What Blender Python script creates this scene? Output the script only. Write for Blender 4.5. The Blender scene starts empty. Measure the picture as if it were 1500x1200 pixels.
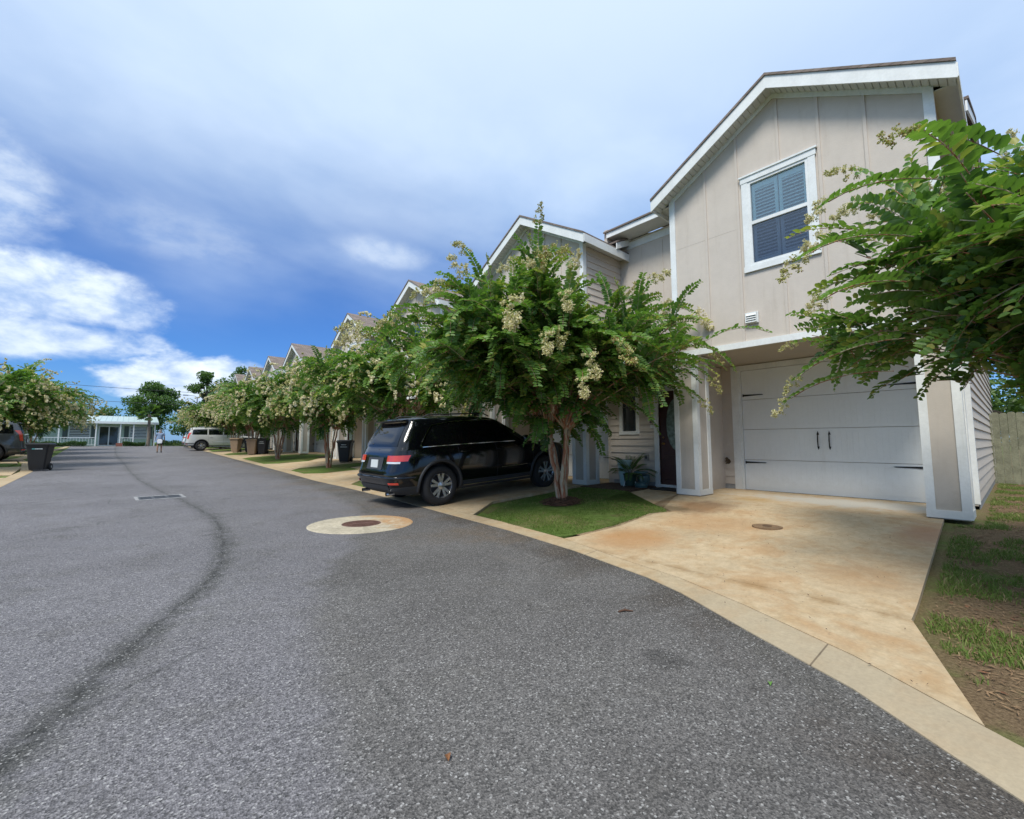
import bpy, bmesh, math, random
import numpy as np
from mathutils import Vector, Matrix, noise
R=math.radians; PI=math.pi
random.seed(7); rng=np.random.default_rng(7)
S=bpy.context.scene; COL=S.collection
# ---------------- camera
# world axes: x = away from the kerb towards the houses, y = along the street, z = up
cd=bpy.data.cameras.new('camera'); cam=bpy.data.objects.new('camera',cd); COL.objects.link(cam); S.camera=cam
cd.sensor_width=36; cd.sensor_fit='HORIZONTAL'; cd.lens=643/1500*36; cd.clip_end=5000; cd.clip_start=.05
cd.shift_y=-10/1500
cam.location=(0,0,1.25); cam.rotation_euler=(R(90+5.154),0,R(-41.04))
S.render.resolution_x=1024; S.render.resolution_y=819
# ---------------- light
SUN_EL,SUN_AZ=54,-112          # azimuth measured from +y clockwise: sun over the street, to the left behind the camera
sd=Vector((math.sin(R(SUN_AZ))*math.cos(R(SUN_EL)),math.cos(R(SUN_AZ))*math.cos(R(SUN_EL)),math.sin(R(SUN_EL))))
sl=bpy.data.lights.new('sun','SUN'); sun=bpy.data.objects.new('sun',sl); COL.objects.link(sun)
sl.energy=2.0; sl.angle=R(20); sl.color=(1,.955,.88); sun.rotation_euler=sd.to_track_quat('Z','Y').to_euler()
sun.location=(-10,0,30)
W=bpy.data.worlds.new('World'); S.world=W; W.use_nodes=True
S.view_settings.view_transform='Standard'; S.view_settings.look='None'; S.view_settings.exposure=0.85; S.view_settings.gamma=1
class NG:
    def __init__(s,tree): s.t=tree; s.t.nodes.clear()
    def n(s,typ,**kw):
        nd=s.t.nodes.new(typ)
        for k,v in kw.items():
            if k.startswith('_'): nd.inputs[k[1:].replace('_',' ')].default_value=v
            else: setattr(nd,k,v)
        return nd
    def link(s,a,b): s.t.links.new(a,b)
    def m(s,op,a,b=None,c=None,clamp=False):
        nd=s.t.nodes.new('ShaderNodeMath'); nd.operation=op; nd.use_clamp=clamp
        for i,v in enumerate((a,b,c)):
            if v is None: continue
            if isinstance(v,(int,float)): nd.inputs[i].default_value=v
            else: s.link(v,nd.inputs[i])
        return nd.outputs[0]
    def ss(s,x,a,b):
        nd=s.t.nodes.new('ShaderNodeMapRange'); nd.interpolation_type='SMOOTHSTEP'
        s.link(x,nd.inputs[0]); nd.inputs[1].default_value=a; nd.inputs[2].default_value=b
        return nd.outputs[0]
    def mix(s,f,a,b,mode='MIX'):
        nd=s.t.nodes.new('ShaderNodeMix'); nd.data_type='RGBA'; nd.blend_type=mode
        for sock,v in ((nd.inputs[0],f),(nd.inputs[6],a),(nd.inputs[7],b)):
            if isinstance(v,(int,float)): sock.default_value=v
            elif isinstance(v,(tuple,list)): sock.default_value=(v[0],v[1],v[2],1)
            else: s.link(v,sock)
        return nd.outputs[2]
    def noise(s,co,scale,detail=4,rough=.55,dist=0):
        nd=s.t.nodes.new('ShaderNodeTexNoise'); s.link(co,nd.inputs['Vector'])
        nd.inputs['Scale'].default_value=scale; nd.inputs['Detail'].default_value=detail
        nd.inputs['Roughness'].default_value=rough; nd.inputs['Distortion'].default_value=dist
        return nd.outputs[0]
    def vmath(s,op,a,b=None):
        nd=s.t.nodes.new('ShaderNodeVectorMath'); nd.operation=op
        for i,v in enumerate((a,b)):
            if v is None: continue
            if isinstance(v,tuple): nd.inputs[i].default_value=v
            else: s.link(v,nd.inputs[i])
        return nd.outputs[0]
def build_world():
    g=NG(W.node_tree); tc=g.n('ShaderNodeTexCoord'); d=tc.outputs['Generated']
    sky=g.n('ShaderNodeTexSky',sky_type='NISHITA'); sky.sun_disc=False
    sky.sun_elevation=R(SUN_EL); sky.sun_rotation=R(SUN_AZ); sky.air_density=1.0; sky.dust_density=.6; sky.ozone_density=2.2
    xyz=g.n('ShaderNodeSeparateXYZ'); g.link(d,xyz.inputs[0]); X,Y,Z=xyz.outputs
    # azimuth (clockwise from +y) and elevation of the direction, in degrees
    az=g.m('MULTIPLY',g.m('ARCTAN2',X,Y),180/PI); el=g.m('MULTIPLY',g.m('ARCSINE',Z),180/PI)
    # coordinates on a flat cloud layer for perspective-correct clouds
    zz=g.m('ADD',g.m('MAXIMUM',Z,0.0),.12)
    cv=g.n('ShaderNodeCombineXYZ'); g.link(g.m('DIVIDE',X,zz),cv.inputs[0]); g.link(g.m('DIVIDE',Y,zz),cv.inputs[1])
    flat=cv.outputs[0]
    av=g.n('ShaderNodeCombineXYZ'); g.link(g.m('MULTIPLY',az,.05),av.inputs[0]); g.link(g.m('MULTIPLY',el,.085),av.inputs[1]); sph=av.outputs[0]
    nbig=g.noise(flat,.55,5,.5,.3); nsm=g.noise(flat,2.2,6,.55,.2)
    nc=g.noise(sph,1.5,9,.6,.25); nf=g.noise(sph,5.,6,.6,.2)
    def blob(a0,e0,wa,we,amp=1.0,edge=.5,nz=None):
        u=g.m('DIVIDE',g.m('SUBTRACT',az,a0),wa); v=g.m('DIVIDE',g.m('SUBTRACT',el,e0),we)
        r=g.m('SQRT',g.m('ADD',g.m('MULTIPLY',u,u),g.m('MULTIPLY',v,v)))
        if nz is not None: r=g.m('ADD',r,g.m('MULTIPLY',g.m('SUBTRACT',nz,.5),-2.6))
        return g.m('MULTIPLY',g.ss(r,1+edge,1-edge),amp)
    # thin high overcast veil: thick overhead, ragged lower edge, opening to blue towards the street end
    e2=g.m('ADD',el,g.m('MULTIPLY',g.m('SUBTRACT',nbig,.5),26))
    e2=g.m('ADD',e2,g.m('MULTIPLY',g.ss(az,20,75),14))
    e2=g.m('ADD',e2,g.m('MULTIPLY',g.ss(az,-2,-40),9))
    veil=g.ss(e2,10,38)
    tone=g.ss(g.m('ADD',g.m('MULTIPLY',nbig,.7),g.m('MULTIPLY',nsm,.3)),.36,.66)
    vcol=g.mix(tone,VEIL_D,VEIL_L)
    vcol=g.mix(g.m('MULTIPLY',g.ss(el,18,50),.75),vcol,VEIL_T)
    base=g.mix(1.0,sky.outputs[0],SKYTINT,'MULTIPLY')
    c=g.mix(g.m('MULTIPLY',veil,.97),base,vcol)
    # lower cumulus: bank on the left, bank over the street end, wisps
    cum=None
    for args in CUM:
        b=blob(*args[:4],amp=args[4],edge=args[5],nz=nc)
        cum=b if cum is None else g.m('MAXIMUM',cum,b)
    ccol=g.mix(g.ss(g.m('ADD',g.m('MULTIPLY',nf,.6),g.m('MULTIPLY',nc,.4)),.36,.62),CUM_D,CUM_L)
    c=g.mix(cum,c,ccol)
    # low haze of far cloud at the horizon, everywhere around
    hz=g.m('MULTIPLY',g.ss(el,7,-1),.5); c=g.mix(hz,c,HAZE)
    bg=g.n('ShaderNodeBackground'); g.link(c,bg.inputs[0]); bg.inputs[1].default_value=.1
    out=g.n('ShaderNodeOutputWorld'); g.link(bg.outputs[0],out.inputs[0])
VEIL_D=(1.55,2.65,4.7); VEIL_L=(3.9,4.85,6.2); VEIL_T=(5.0,5.8,6.7)
CUM_D=(2.3,3.3,5.2); CUM_L=(5.6,6.2,6.7); HAZE=(1.7,2.9,5.2); SKYTINT=(.25,.47,.82)
CUM=[(-9,13.6,9,3.2,.92,.32),(-9,9.3,9,1.9,.85,.3),(7,6.0,10,3.0,1.0,.2),(17,7.5,6,3.2,.97,.25),(24.5,23.0,4.2,1.2,.38,.7),(-14,20,7,5,.6,.5),(3,21,7,2.2,.22,.7)]
build_world()
# ---------------- helpers
MATS={}
def mat(name,color=(.5,.5,.5),rough=.6,metal=0,bump=0,bscale=40,var=0,vscale=3,spec=.5,coat=0,trans=0,alpha=1,emit=None,obj=True,dirt=0):
    if name in MATS: return MATS[name]
    m=bpy.data.materials.new(name); m.use_nodes=True; g=NG(m.node_tree)
    p=g.n('ShaderNodeBsdfPrincipled'); o=g.n('ShaderNodeOutputMaterial'); g.link(p.outputs[0],o.inputs[0])
    p.inputs['Base Color'].default_value=(*color,1); p.inputs['Roughness'].default_value=rough; p.inputs['Metallic'].default_value=metal
    p.inputs['Specular IOR Level'].default_value=spec; p.inputs['Coat Weight'].default_value=coat; p.inputs['Transmission Weight'].default_value=trans
    tc=g.n('ShaderNodeTexCoord'); co=tc.outputs['Object']
    if var:
        n1=g.noise(co,vscale,6,.6); n2=g.noise(co,vscale*9,4,.6)
        f=g.m('ADD',g.m('MULTIPLY',n1,.65),g.m('MULTIPLY',n2,.35))
        lo=tuple(c*(1-var) for c in color); hi=tuple(min(1,c*(1+var)) for c in color)
        g.link(g.mix(g.ss(f,.3,.7),lo,hi),p.inputs['Base Color'])
    if dirt:
        src=p.inputs['Base Color'].links[0].from_socket; x=g.n('ShaderNodeSeparateXYZ'); g.link(co,x.inputs[0])
        cv=g.n('ShaderNodeCombineXYZ'); g.link(g.m('MULTIPLY',x.outputs[0],3.0),cv.inputs[0]); g.link(g.m('MULTIPLY',x.outputs[1],3.0),cv.inputs[1]); g.link(g.m('MULTIPLY',x.outputs[2],.35),cv.inputs[2])
        st=g.ss(g.noise(cv.outputs[0],2.2,6,.7),.52,.78); sp=g.m('MULTIPLY',g.ss(g.m('ADD',x.outputs[2],g.m('MULTIPLY',g.noise(co,6,5,.7),-.5)),.22,-.18),.8)
        dk=tuple(v*.62*k_ for v,k_ in zip(color,(1,.93,.82))); g.link(g.mix(g.m('MAXIMUM',g.m('MULTIPLY',st,dirt),g.m('MULTIPLY',sp,min(1,dirt*2.2))),src,dk),p.inputs['Base Color'])
    if bump:
        b=g.n('ShaderNodeBump'); b.inputs['Strength'].default_value=bump; b.inputs['Distance'].default_value=.01
        g.link(g.noise(co,bscale,4,.6),b.inputs['Height']); g.link(b.outputs[0],p.inputs['Normal'])
    MATS[name]=m; return m
class MB:
    "collects shapes for ONE mesh object"
    def __init__(s): s.v=[]; s.f=[]; s.mi=[]; s.mats=[]
    def mid(s,m):
        if m not in s.mats: s.mats.append(m)
        return s.mats.index(m)
    def add(s,vs,fs,m):
        o=len(s.v); s.v+= [tuple(v) for v in vs]; k=s.mid(m)
        for f in fs: s.f.append(tuple(i+o for i in f)); s.mi.append(k)
    def box(s,x0,x1,y0,y1,z0,z1,m):
        if x0>x1:x0,x1=x1,x0
        if y0>y1:y0,y1=y1,y0
        if z0>z1:z0,z1=z1,z0
        s.add([(x0,y0,z0),(x1,y0,z0),(x1,y1,z0),(x0,y1,z0),(x0,y0,z1),(x1,y0,z1),(x1,y1,z1),(x0,y1,z1)],
              [(0,3,2,1),(4,5,6,7),(0,1,5,4),(1,2,6,5),(2,3,7,6),(3,0,4,7)],m)
    def prism(s,poly,axis,a,b,m):
        "poly: 2-D points; axis 'x','y','z' extrusion from a to b"
        n=len(poly)
        def P(p,t):
            return (t,p[0],p[1]) if axis=='x' else ((p[0],t,p[1]) if axis=='y' else (p[0],p[1],t))
        vs=[P(p,a) for p in poly]+[P(p,b) for p in poly]
        fs=[tuple(range(n-1,-1,-1)),tuple(range(n,2*n))]+[(i,(i+1)%n,n+(i+1)%n,n+i) for i in range(n)]
        s.add(vs,fs,m)
    def tube(s,pts,rad,m,k=6,cap=True):
        pts=[Vector(p) for p in pts]; n=len(pts); rads=rad if isinstance(rad,(list,tuple)) else [rad]*n
        up=Vector((0,0,1)); vs=[]; prev=None
        for i,p in enumerate(pts):
            d=(pts[min(i+1,n-1)]-pts[max(i-1,0)])
            if d.length<1e-9: d=Vector((0,0,1))
            d.normalize()
            if prev is None:
                a=d.cross(up) if abs(d.z)<.9 else d.cross(Vector((1,0,0)))
            else: a=prev-d*prev.dot(d)
            a.normalize(); prev=a; b=d.cross(a)
            for j in range(k):
                t=2*PI*j/k; vs.append(p+(a*math.cos(t)+b*math.sin(t))*rads[i])
        fs=[]
        for i in range(n-1):
            for j in range(k):
                fs.append((i*k+j,i*k+(j+1)%k,(i+1)*k+(j+1)%k,(i+1)*k+j))
        if cap: fs.append(tuple(range(k-1,-1,-1))); fs.append(tuple((n-1)*k+j for j in range(k)))
        s.add(vs,fs,m)
    def lathe(s,prof,m,k=24,axis='z',c=(0,0,0),cap=True):
        "prof: list of (r,h)"
        vs=[]
        for r,h in prof:
            for j in range(k):
                t=2*PI*j/k; a,b=r*math.cos(t),r*math.sin(t)
                vs.append((c[0]+a,c[1]+b,c[2]+h) if axis=='z' else ((c[0]+h,c[1]+a,c[2]+b) if axis=='x' else (c[0]+a,c[1]+h,c[2]+b)))
        n=len(prof); fs=[(i*k+j,i*k+(j+1)%k,(i+1)*k+(j+1)%k,(i+1)*k+j) for i in range(n-1) for j in range(k)]
        if cap: fs.append(tuple(range(k-1,-1,-1))); fs.append(tuple((n-1)*k+j for j in range(k)))
        s.add(vs,fs,m)
    def build(s,name,parent=None,loc=(0,0,0),smooth=False,recalc=True,bevel=0):
        me=bpy.data.meshes.new(name); me.from_pydata(s.v,[],s.f)
        for m in s.mats: me.materials.append(m)
        me.polygons.foreach_set('material_index',s.mi); me.update()
        if recalc:
            bm=bmesh.new(); bm.from_mesh(me); bmesh.ops.recalc_face_normals(bm,faces=bm.faces); bm.to_mesh(me); bm.free()
        o=bpy.data.objects.new(name,me); COL.objects.link(o); o.location=loc
        if parent: o.parent=parent
        if bevel:
            b=o.modifiers.new('bevel','BEVEL'); b.width=bevel; b.segments=2; b.limit_method='ANGLE'
        if smooth: me.shade_smooth(); me.set_sharp_from_angle(angle=R(smooth if smooth>1 else 40))
        return o
def mesh_np(name,V,F,mats,parent=None,mi=None,attr=None,smooth=False):
    V=np.asarray(V,dtype=np.float32); F=np.asarray(F,dtype=np.int32); k=F.shape[1]
    me=bpy.data.meshes.new(name); me.vertices.add(len(V)); me.vertices.foreach_set('co',V.ravel())
    me.loops.add(F.size); me.loops.foreach_set('vertex_index',F.ravel())
    me.polygons.add(len(F)); me.polygons.foreach_set('loop_start',np.arange(0,F.size,k,dtype=np.int32))
    for m in mats: me.materials.append(m)
    if mi is not None: me.polygons.foreach_set('material_index',np.asarray(mi,dtype=np.int32))
    me.update(calc_edges=True)
    if attr is not None:
        a=me.attributes.new('tint','FLOAT','POINT'); a.data.foreach_set('value',np.asarray(attr,dtype=np.float32))
    if smooth: me.shade_smooth()
    o=bpy.data.objects.new(name,me); COL.objects.link(o)
    if parent: o.parent=parent
    return o
def tag(o,label=None,cat=None,group=None,kind=None):
    if label: o['label']=label
    if cat: o['category']=cat
    if group: o['group']=group
    if kind: o['kind']=kind
    return o
def thing(name,label,cat,loc=(0,0,0),rz=0,group=None,rx=0,ry=0):
    o=bpy.data.objects.new(name,None); COL.objects.link(o); o.location=loc; o.rotation_euler=(rx,ry,rz); o.empty_display_size=.1
    return tag(o,label,cat,group)
def dup(o,parent=None,loc=None,rz=None,scale=None,label=None,skip=()):
    c=o.copy(); COL.objects.link(c); c.parent=parent
    if loc is not None: c.location=loc
    if rz is not None: c.rotation_euler=(o.rotation_euler[0],o.rotation_euler[1],rz)
    if scale is not None: c.scale=scale
    if label: c['label']=label
    for ch in list(o.children):
        if ch.name.split('.')[0] in skip: continue
        dup(ch,c)
    return c
def sm(t): t=min(1,max(0,t)); return t*t*(3-2*t)
# ---------------- terrain
SLOPE=.0185
def tz(x,y):
    "height of the ground at x (towards the houses), y (along the street)"
    z=SLOPE*max(0.,y-15)
    if x>0: z+=.2*min(1,max(0,(x-4.6)/3.4))
    else: z+=.06*min(1,max(0,(-3-x)/4))
    return z
XCUTS=[4.6,5.2,8,-3,-5,-7]; YCUTS=[15]
def drape(name,polys,dz,m,skirt=0,kind='structure',parent=None,loc=None,mats=None):
    "flat polygons laid on the terrain"
    bm=bmesh.new()
    for poly in polys:
        vs=[bm.verts.new((p[0],p[1],0)) for p in poly]; bm.faces.new(vs)
    bmesh.ops.triangulate(bm,faces=bm.faces)
    for cuts,no in ((XCUTS,(1,0,0)),(YCUTS,(0,1,0))):
        for c in cuts:
            bmesh.ops.bisect_plane(bm,geom=bm.verts[:]+bm.edges[:]+bm.faces[:],plane_co=(c if no[0] else 0,c if no[1] else 0,0),plane_no=no)
    bmesh.ops.recalc_face_normals(bm,faces=bm.faces)
    for f in bm.faces:
        if f.normal.z<0: f.normal_flip()
    for v in bm.verts: v.co.z=tz(v.co.x,v.co.y)+dz
    if skirt:
        be=[e for e in bm.edges if e.is_boundary]
        r=bmesh.ops.extrude_edge_only(bm,edges=be)
        for v in r['geom']:
            if isinstance(v,bmesh.types.BMVert): v.co.z-=skirt
    me=bpy.data.meshes.new(name); bm.to_mesh(me); bm.free(); me.materials.append(m)
    o=bpy.data.objects.new(name,me); COL.objects.link(o)
    if parent: o.parent=parent
    if kind: o['kind']=kind
    return o
def curve_near(x,pts):
    xs=[p[0] for p in pts]; ys=[p[1] for p in pts]; return float(np.interp(x,xs,ys))
# ---------------- ground materials
def ground_nodes(name):
    m=bpy.data.materials.new(name); m.use_nodes=True; g=NG(m.node_tree)
    p=g.n('ShaderNodeBsdfPrincipled'); o=g.n('ShaderNodeOutputMaterial'); g.link(p.outputs[0],o.inputs[0])
    geo=g.n('ShaderNodeNewGeometry'); co=geo.outputs['Position']
    xyz=g.n('ShaderNodeSeparateXYZ'); g.link(co,xyz.inputs[0])
    fl=g.n('ShaderNodeCombineXYZ'); g.link(xyz.outputs[0],fl.inputs[0]); g.link(xyz.outputs[1],fl.inputs[1])
    return m,g,p,fl.outputs[0],xyz.outputs[0],xyz.outputs[1]
def curve_fn(g,ysock,pts,y0,y1,x0,x1):
    "x of a drawn line as a function of y (Float Curve)"
    f=g.m('DIVIDE',g.m('SUBTRACT',ysock,y0),y1-y0,clamp=True)
    c=g.n('ShaderNodeFloatCurve'); g.link(f,c.inputs[1]); cu=c.mapping.curves[0]
    P=[((y-y0)/(y1-y0),(x-x0)/(x1-x0)) for y,x in pts]
    cu.points[0].location=P[0]; cu.points[1].location=P[-1]
    for q in P[1:-1]: cu.points.new(*q)
    c.mapping.update()
    return g.m('ADD',g.m('MULTIPLY',c.outputs[0],x1-x0),x0)
def m_asphalt():
    m,g,p,co,X,Y=ground_nodes('asphalt')
    big=g.noise(co,.35,5,.6); mid=g.noise(co,2.2,5,.6)
    v=g.n('ShaderNodeTexVoronoi'); v.feature='F1'; g.link(co,v.inputs['Vector']); v.inputs['Scale'].default_value=125; v.inputs['Randomness'].default_value=1
    sep=g.n('ShaderNodeSeparateColor'); g.link(v.outputs['Color'],sep.inputs[0]); cell=sep.outputs[0]
    v2=g.n('ShaderNodeTexVoronoi'); g.link(co,v2.inputs['Vector']); v2.inputs['Scale'].default_value=230
    sep2=g.n('ShaderNodeSeparateColor'); g.link(v2.outputs['Color'],sep2.inputs[0])
    fine=g.noise(co,60,3,.8)
    c=g.mix(g.ss(big,.3,.7),(.136,.130,.136),(.175,.168,.175))
    c=g.mix(g.m('MULTIPLY',g.ss(mid,.50,.72),.40),c,(.095,.090,.078)); pat=g.noise(co,.75,6,.68,.6)
    c=g.mix(g.m('MULTIPLY',g.ss(pat,.50,.70),.45),c,(.080,.076,.070)); c=g.mix(g.m('MULTIPLY',g.ss(pat,.46,.30),.4),c,(.175,.172,.186))
    # newer, darker and warmer paving on the right-hand lane next to the kerb
    seam=curve_fn(g,Y,[(-4,.45),(1.6,.63),(5.75,2.25),(8,3.2),(14,3.9),(60,4.2)],-4,60,-2,6)
    lane=g.ss(g.m('ADD',g.m('SUBTRACT',X,seam),g.m('MULTIPLY',g.m('SUBTRACT',mid,.5),.5)),-.12,.25)
    c=g.mix(g.m('MULTIPLY',lane,.72),c,g.mix(g.ss(pat,.35,.65),(.122,.115,.103),(.090,.084,.074)))
    # the swale: a dirty wavy drain line down the middle
    ln=curve_fn(g,Y,[(-4,-2.2),(0,-1.2),(1.5,-.75),(2.64,-.3),(3.42,-.03),(4.15,.31),(5.39,.76),(6.86,.99),(8.5,1.12),(10.3,1.07),(14,.75),(19.3,.27),(28,-.1),(40,-.58),(60,-.9)],-4,60,-3,3)
    dd=g.m('SUBTRACT',X,g.m('ADD',ln,g.m('MULTIPLY',g.m('SUBTRACT',mid,.5),.22)))
    near=g.ss(g.m('ABSOLUTE',dd),.19,.0); core=g.ss(g.m('ABSOLUTE',dd),.035,.0)
    wide=g.m('MULTIPLY',g.ss(dd,.75,.0),g.ss(dd,-.15,.0))
    fade=g.ss(Y,16,3)
    n3=g.noise(co,5,4,.7)
    c=g.mix(g.m('MULTIPLY',g.m('MULTIPLY',wide,g.ss(n3,.35,.65)),.35),c,(.08,.078,.063))
    c=g.mix(g.m('MULTIPLY',g.m('MULTIPLY',near,g.m('ADD',g.m('MULTIPLY',fade,.5),.25)),g.ss(n3,.2,.6)),c,(.042,.042,.036))
    c=g.mix(g.m('MULTIPLY',core,.35),c,(.032,.031,.027))
    hf=g.noise(co,11,4,.8); ckl=g.ss(g.m('ABSOLUTE',g.m('ADD',dd,g.m('MULTIPLY',g.m('SUBTRACT',hf,.5),.16))),.014,.003)
    c=g.mix(g.m('MULTIPLY',g.m('MULTIPLY',ckl,g.ss(n3,.42,.58)),.5),c,(.015,.015,.013))
    ov=g.n('ShaderNodeTexVoronoi'); g.link(co,ov.inputs['Vector']); ov.inputs['Scale'].default_value=.8
    c=g.mix(g.m('MULTIPLY',g.ss(g.m('ADD',ov.outputs['Distance'],g.m('MULTIPLY',mid,.25)),.24,.16),.55),c,(.045,.043,.040))
    # rusty run-off beside the manhole and kerb
    k=curve_fn(g,Y,[(-4,2.3),(.3,2.6),(1.3,3.2),(2.3,3.7),(4.8,4.2),(12,4.7),(60,4.8)],-4,60,0,6)
    dk=g.m('SUBTRACT',k,X)
    rust=g.m('MULTIPLY',g.ss(dk,2.4,0),g.ss(g.noise(co,.9,5,.65),.45,.68))
    rust=g.m('MULTIPLY',rust,g.ss(Y,2,4.5))
    c=g.mix(g.m('MULTIPLY',rust,.6),c,(.135,.095,.055)); c=g.mix(g.m('MULTIPLY',g.m('MULTIPLY',g.ss(dk,.75,.15),g.ss(pat,.42,.6)),.55),c,(.062,.048,.036))
    edge=g.ss(dk,.32,.0); c=g.mix(g.m('MULTIPLY',edge,.35),c,(.075,.072,.062))
    # hairline cracks
    ck=g.n('ShaderNodeTexVoronoi'); ck.feature='DISTANCE_TO_EDGE'; g.link(g.vmath('ADD',co,g.vmath('MULTIPLY',g.n('ShaderNodeTexNoise').outputs[1],(.0,.0,.0))),ck.inputs['Vector']); ck.inputs['Scale'].default_value=.22
    crk=g.m('MULTIPLY',g.ss(ck.outputs[0],.004,.0),g.ss(g.noise(co,.5,2,.5),.5,.62)); c=g.mix(g.m('MULTIPLY',crk,.6),c,(.05,.05,.045))
    # aggregate
    c=g.mix(.9,c,g.mix(cell,(.42,.42,.42),(1.6,1.58,1.56)),'MULTIPLY')
    c=g.mix(.6,c,g.mix(sep2.outputs[0],(.55,.55,.55),(1.4,1.4,1.4)),'MULTIPLY')
    v3=g.n('ShaderNodeTexVoronoi'); g.link(co,v3.inputs['Vector']); v3.inputs['Scale'].default_value=66; s3=g.n('ShaderNodeSeparateColor'); g.link(v3.outputs['Color'],s3.inputs[0])
    c=g.mix(g.m('MULTIPLY',g.m('MULTIPLY',g.ss(s3.outputs[0],.80,.95),g.ss(v3.outputs['Distance'],.42,.25)),g.m('ADD',g.m('MULTIPLY',g.ss(n3,.4,.65),.5),.15)),c,(.40,.39,.37))
    c=g.mix(g.m('MULTIPLY',g.ss(cell,.93,.99),.6),c,(.42,.41,.39))
    c=g.mix(g.m('MULTIPLY',g.ss(sep.outputs[1],.93,.97),.65),c,(.035,.034,.03))
    g.link(c,p.inputs['Base Color']); p.inputs['Roughness'].default_value=.8; p.inputs['Specular IOR Level'].default_value=.35
    b=g.n('ShaderNodeBump'); b.inputs['Strength'].default_value=.55; b.inputs['Distance'].default_value=.008
    g.link(g.m('ADD',v.outputs['Distance'],g.m('MULTIPLY',fine,.5)),b.inputs['Height']); g.link(b.outputs[0],p.inputs['Normal'])
    return m
def m_concrete(name,base,stain=1.0,joints=True):
    m,g,p,co,X,Y=ground_nodes(name)
    n1=g.noise(co,.8,6,.62); n2=g.noise(co,4,5,.6); n3=g.noise(co,45,4,.7); n4=g.noise(co,1.6,4,.6,.8)
    b0=tuple(v*.86 for v in base); b1=tuple(v*1.12 for v in base)
    c=g.mix(g.ss(n1,.3,.7),b0,b1)
    c=g.mix(g.m('MULTIPLY',g.ss(n2,.42,.70),.45),c,(.40,.255,.12)); n5=g.noise(co,12,5,.75); c=g.mix(.30,c,g.mix(g.ss(n5,.3,.7),(.62,.58,.52),(1.3,1.3,1.3)),'MULTIPLY')
    c=g.mix(g.m('MULTIPLY',g.ss(n4,.48,.68),.42*stain),c,(.40,.22,.09))
    if stain>.9:
        def spot(x,y,rx,ry,col,amp):
            nonlocal c
            u=g.m('DIVIDE',g.m('SUBTRACT',X,x),rx); v=g.m('DIVIDE',g.m('SUBTRACT',Y,y),ry)
            r=g.m('ADD',g.m('SQRT',g.m('ADD',g.m('MULTIPLY',u,u),g.m('MULTIPLY',v,v))),g.m('MULTIPLY',g.m('SUBTRACT',n2,.5),1.3))
            c=g.mix(g.m('MULTIPLY',g.ss(r,1.1,.3),amp),c,col)
        spot(7.3,3.55,.75,.55,(.20,.105,.045),.75); spot(6.9,3.9,.3,.5,(.10,.075,.04),.7)
        spot(8.7,3.2,.5,.45,(.42,.25,.07),.5); spot(7.2,.8,.8,.3,(.36,.17,.09),.6); spot(5.0,1.0,.5,.5,(.33,.2,.1),.35)
        spot(9.3,2.0,.8,2.0,(.43,.42,.37),.85)
        spot(4.9,3.3,.8,.6,(.42,.21,.075),.6); spot(6.3,2.9,.7,.9,(.40,.20,.07),.4); spot(5.1,8.2,1.2,1.6,(.20,.15,.09),.5)
        # damp dark line where the apron meets the drive slab
        jl=g.m('ABSOLUTE',g.m('SUBTRACT',X,g.m('SUBTRACT',4.21,g.m('MULTIPLY',Y,.028)))); c=g.mix(g.m('MULTIPLY',g.m('MULTIPLY',g.ss(jl,.16,.0),g.ss(n2,.3,.6)),.5),c,(.25,.15,.06))
    if stain<.9:
        c=g.mix(g.m('MULTIPLY',g.ss(Y,2.6,.8),.55),c,(.38,.325,.235)); fr=g.m('ABSOLUTE',g.m('SUBTRACT',g.m('FRACT',g.m('DIVIDE',g.m('ADD',Y,.35),2.4)),.5)); c=g.mix(g.m('MULTIPLY',g.ss(fr,.003,.001),.8),c,(.12,.09,.06))
        c=g.mix(g.m('MULTIPLY',g.ss(n1,.5,.7),.5),c,(.30,.21,.12))
    c=g.mix(.5,c,g.mix(n3,(.55,.55,.55),(1.45,1.45,1.45)),'MULTIPLY')
    # dark specks of debris
    v=g.n('ShaderNodeTexVoronoi'); g.link(co,v.inputs['Vector']); v.inputs['Scale'].default_value=14
    sp=g.m('MULTIPLY',g.ss(v.outputs['Distance'],.10,.04),g.ss(n4,.5,.6)); c=g.mix(g.m('MULTIPLY',sp,.55),c,(.09,.06,.035))
    g.link(c,p.inputs['Base Color']); p.inputs['Roughness'].default_value=.85; p.inputs['Specular IOR Level'].default_value=.3
    b=g.n('ShaderNodeBump'); b.inputs['Strength'].default_value=.25; b.inputs['Distance'].default_value=.004
    g.link(n3,b.inputs['Height']); g.link(b.outputs[0],p.inputs['Normal'])
    return m
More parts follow.
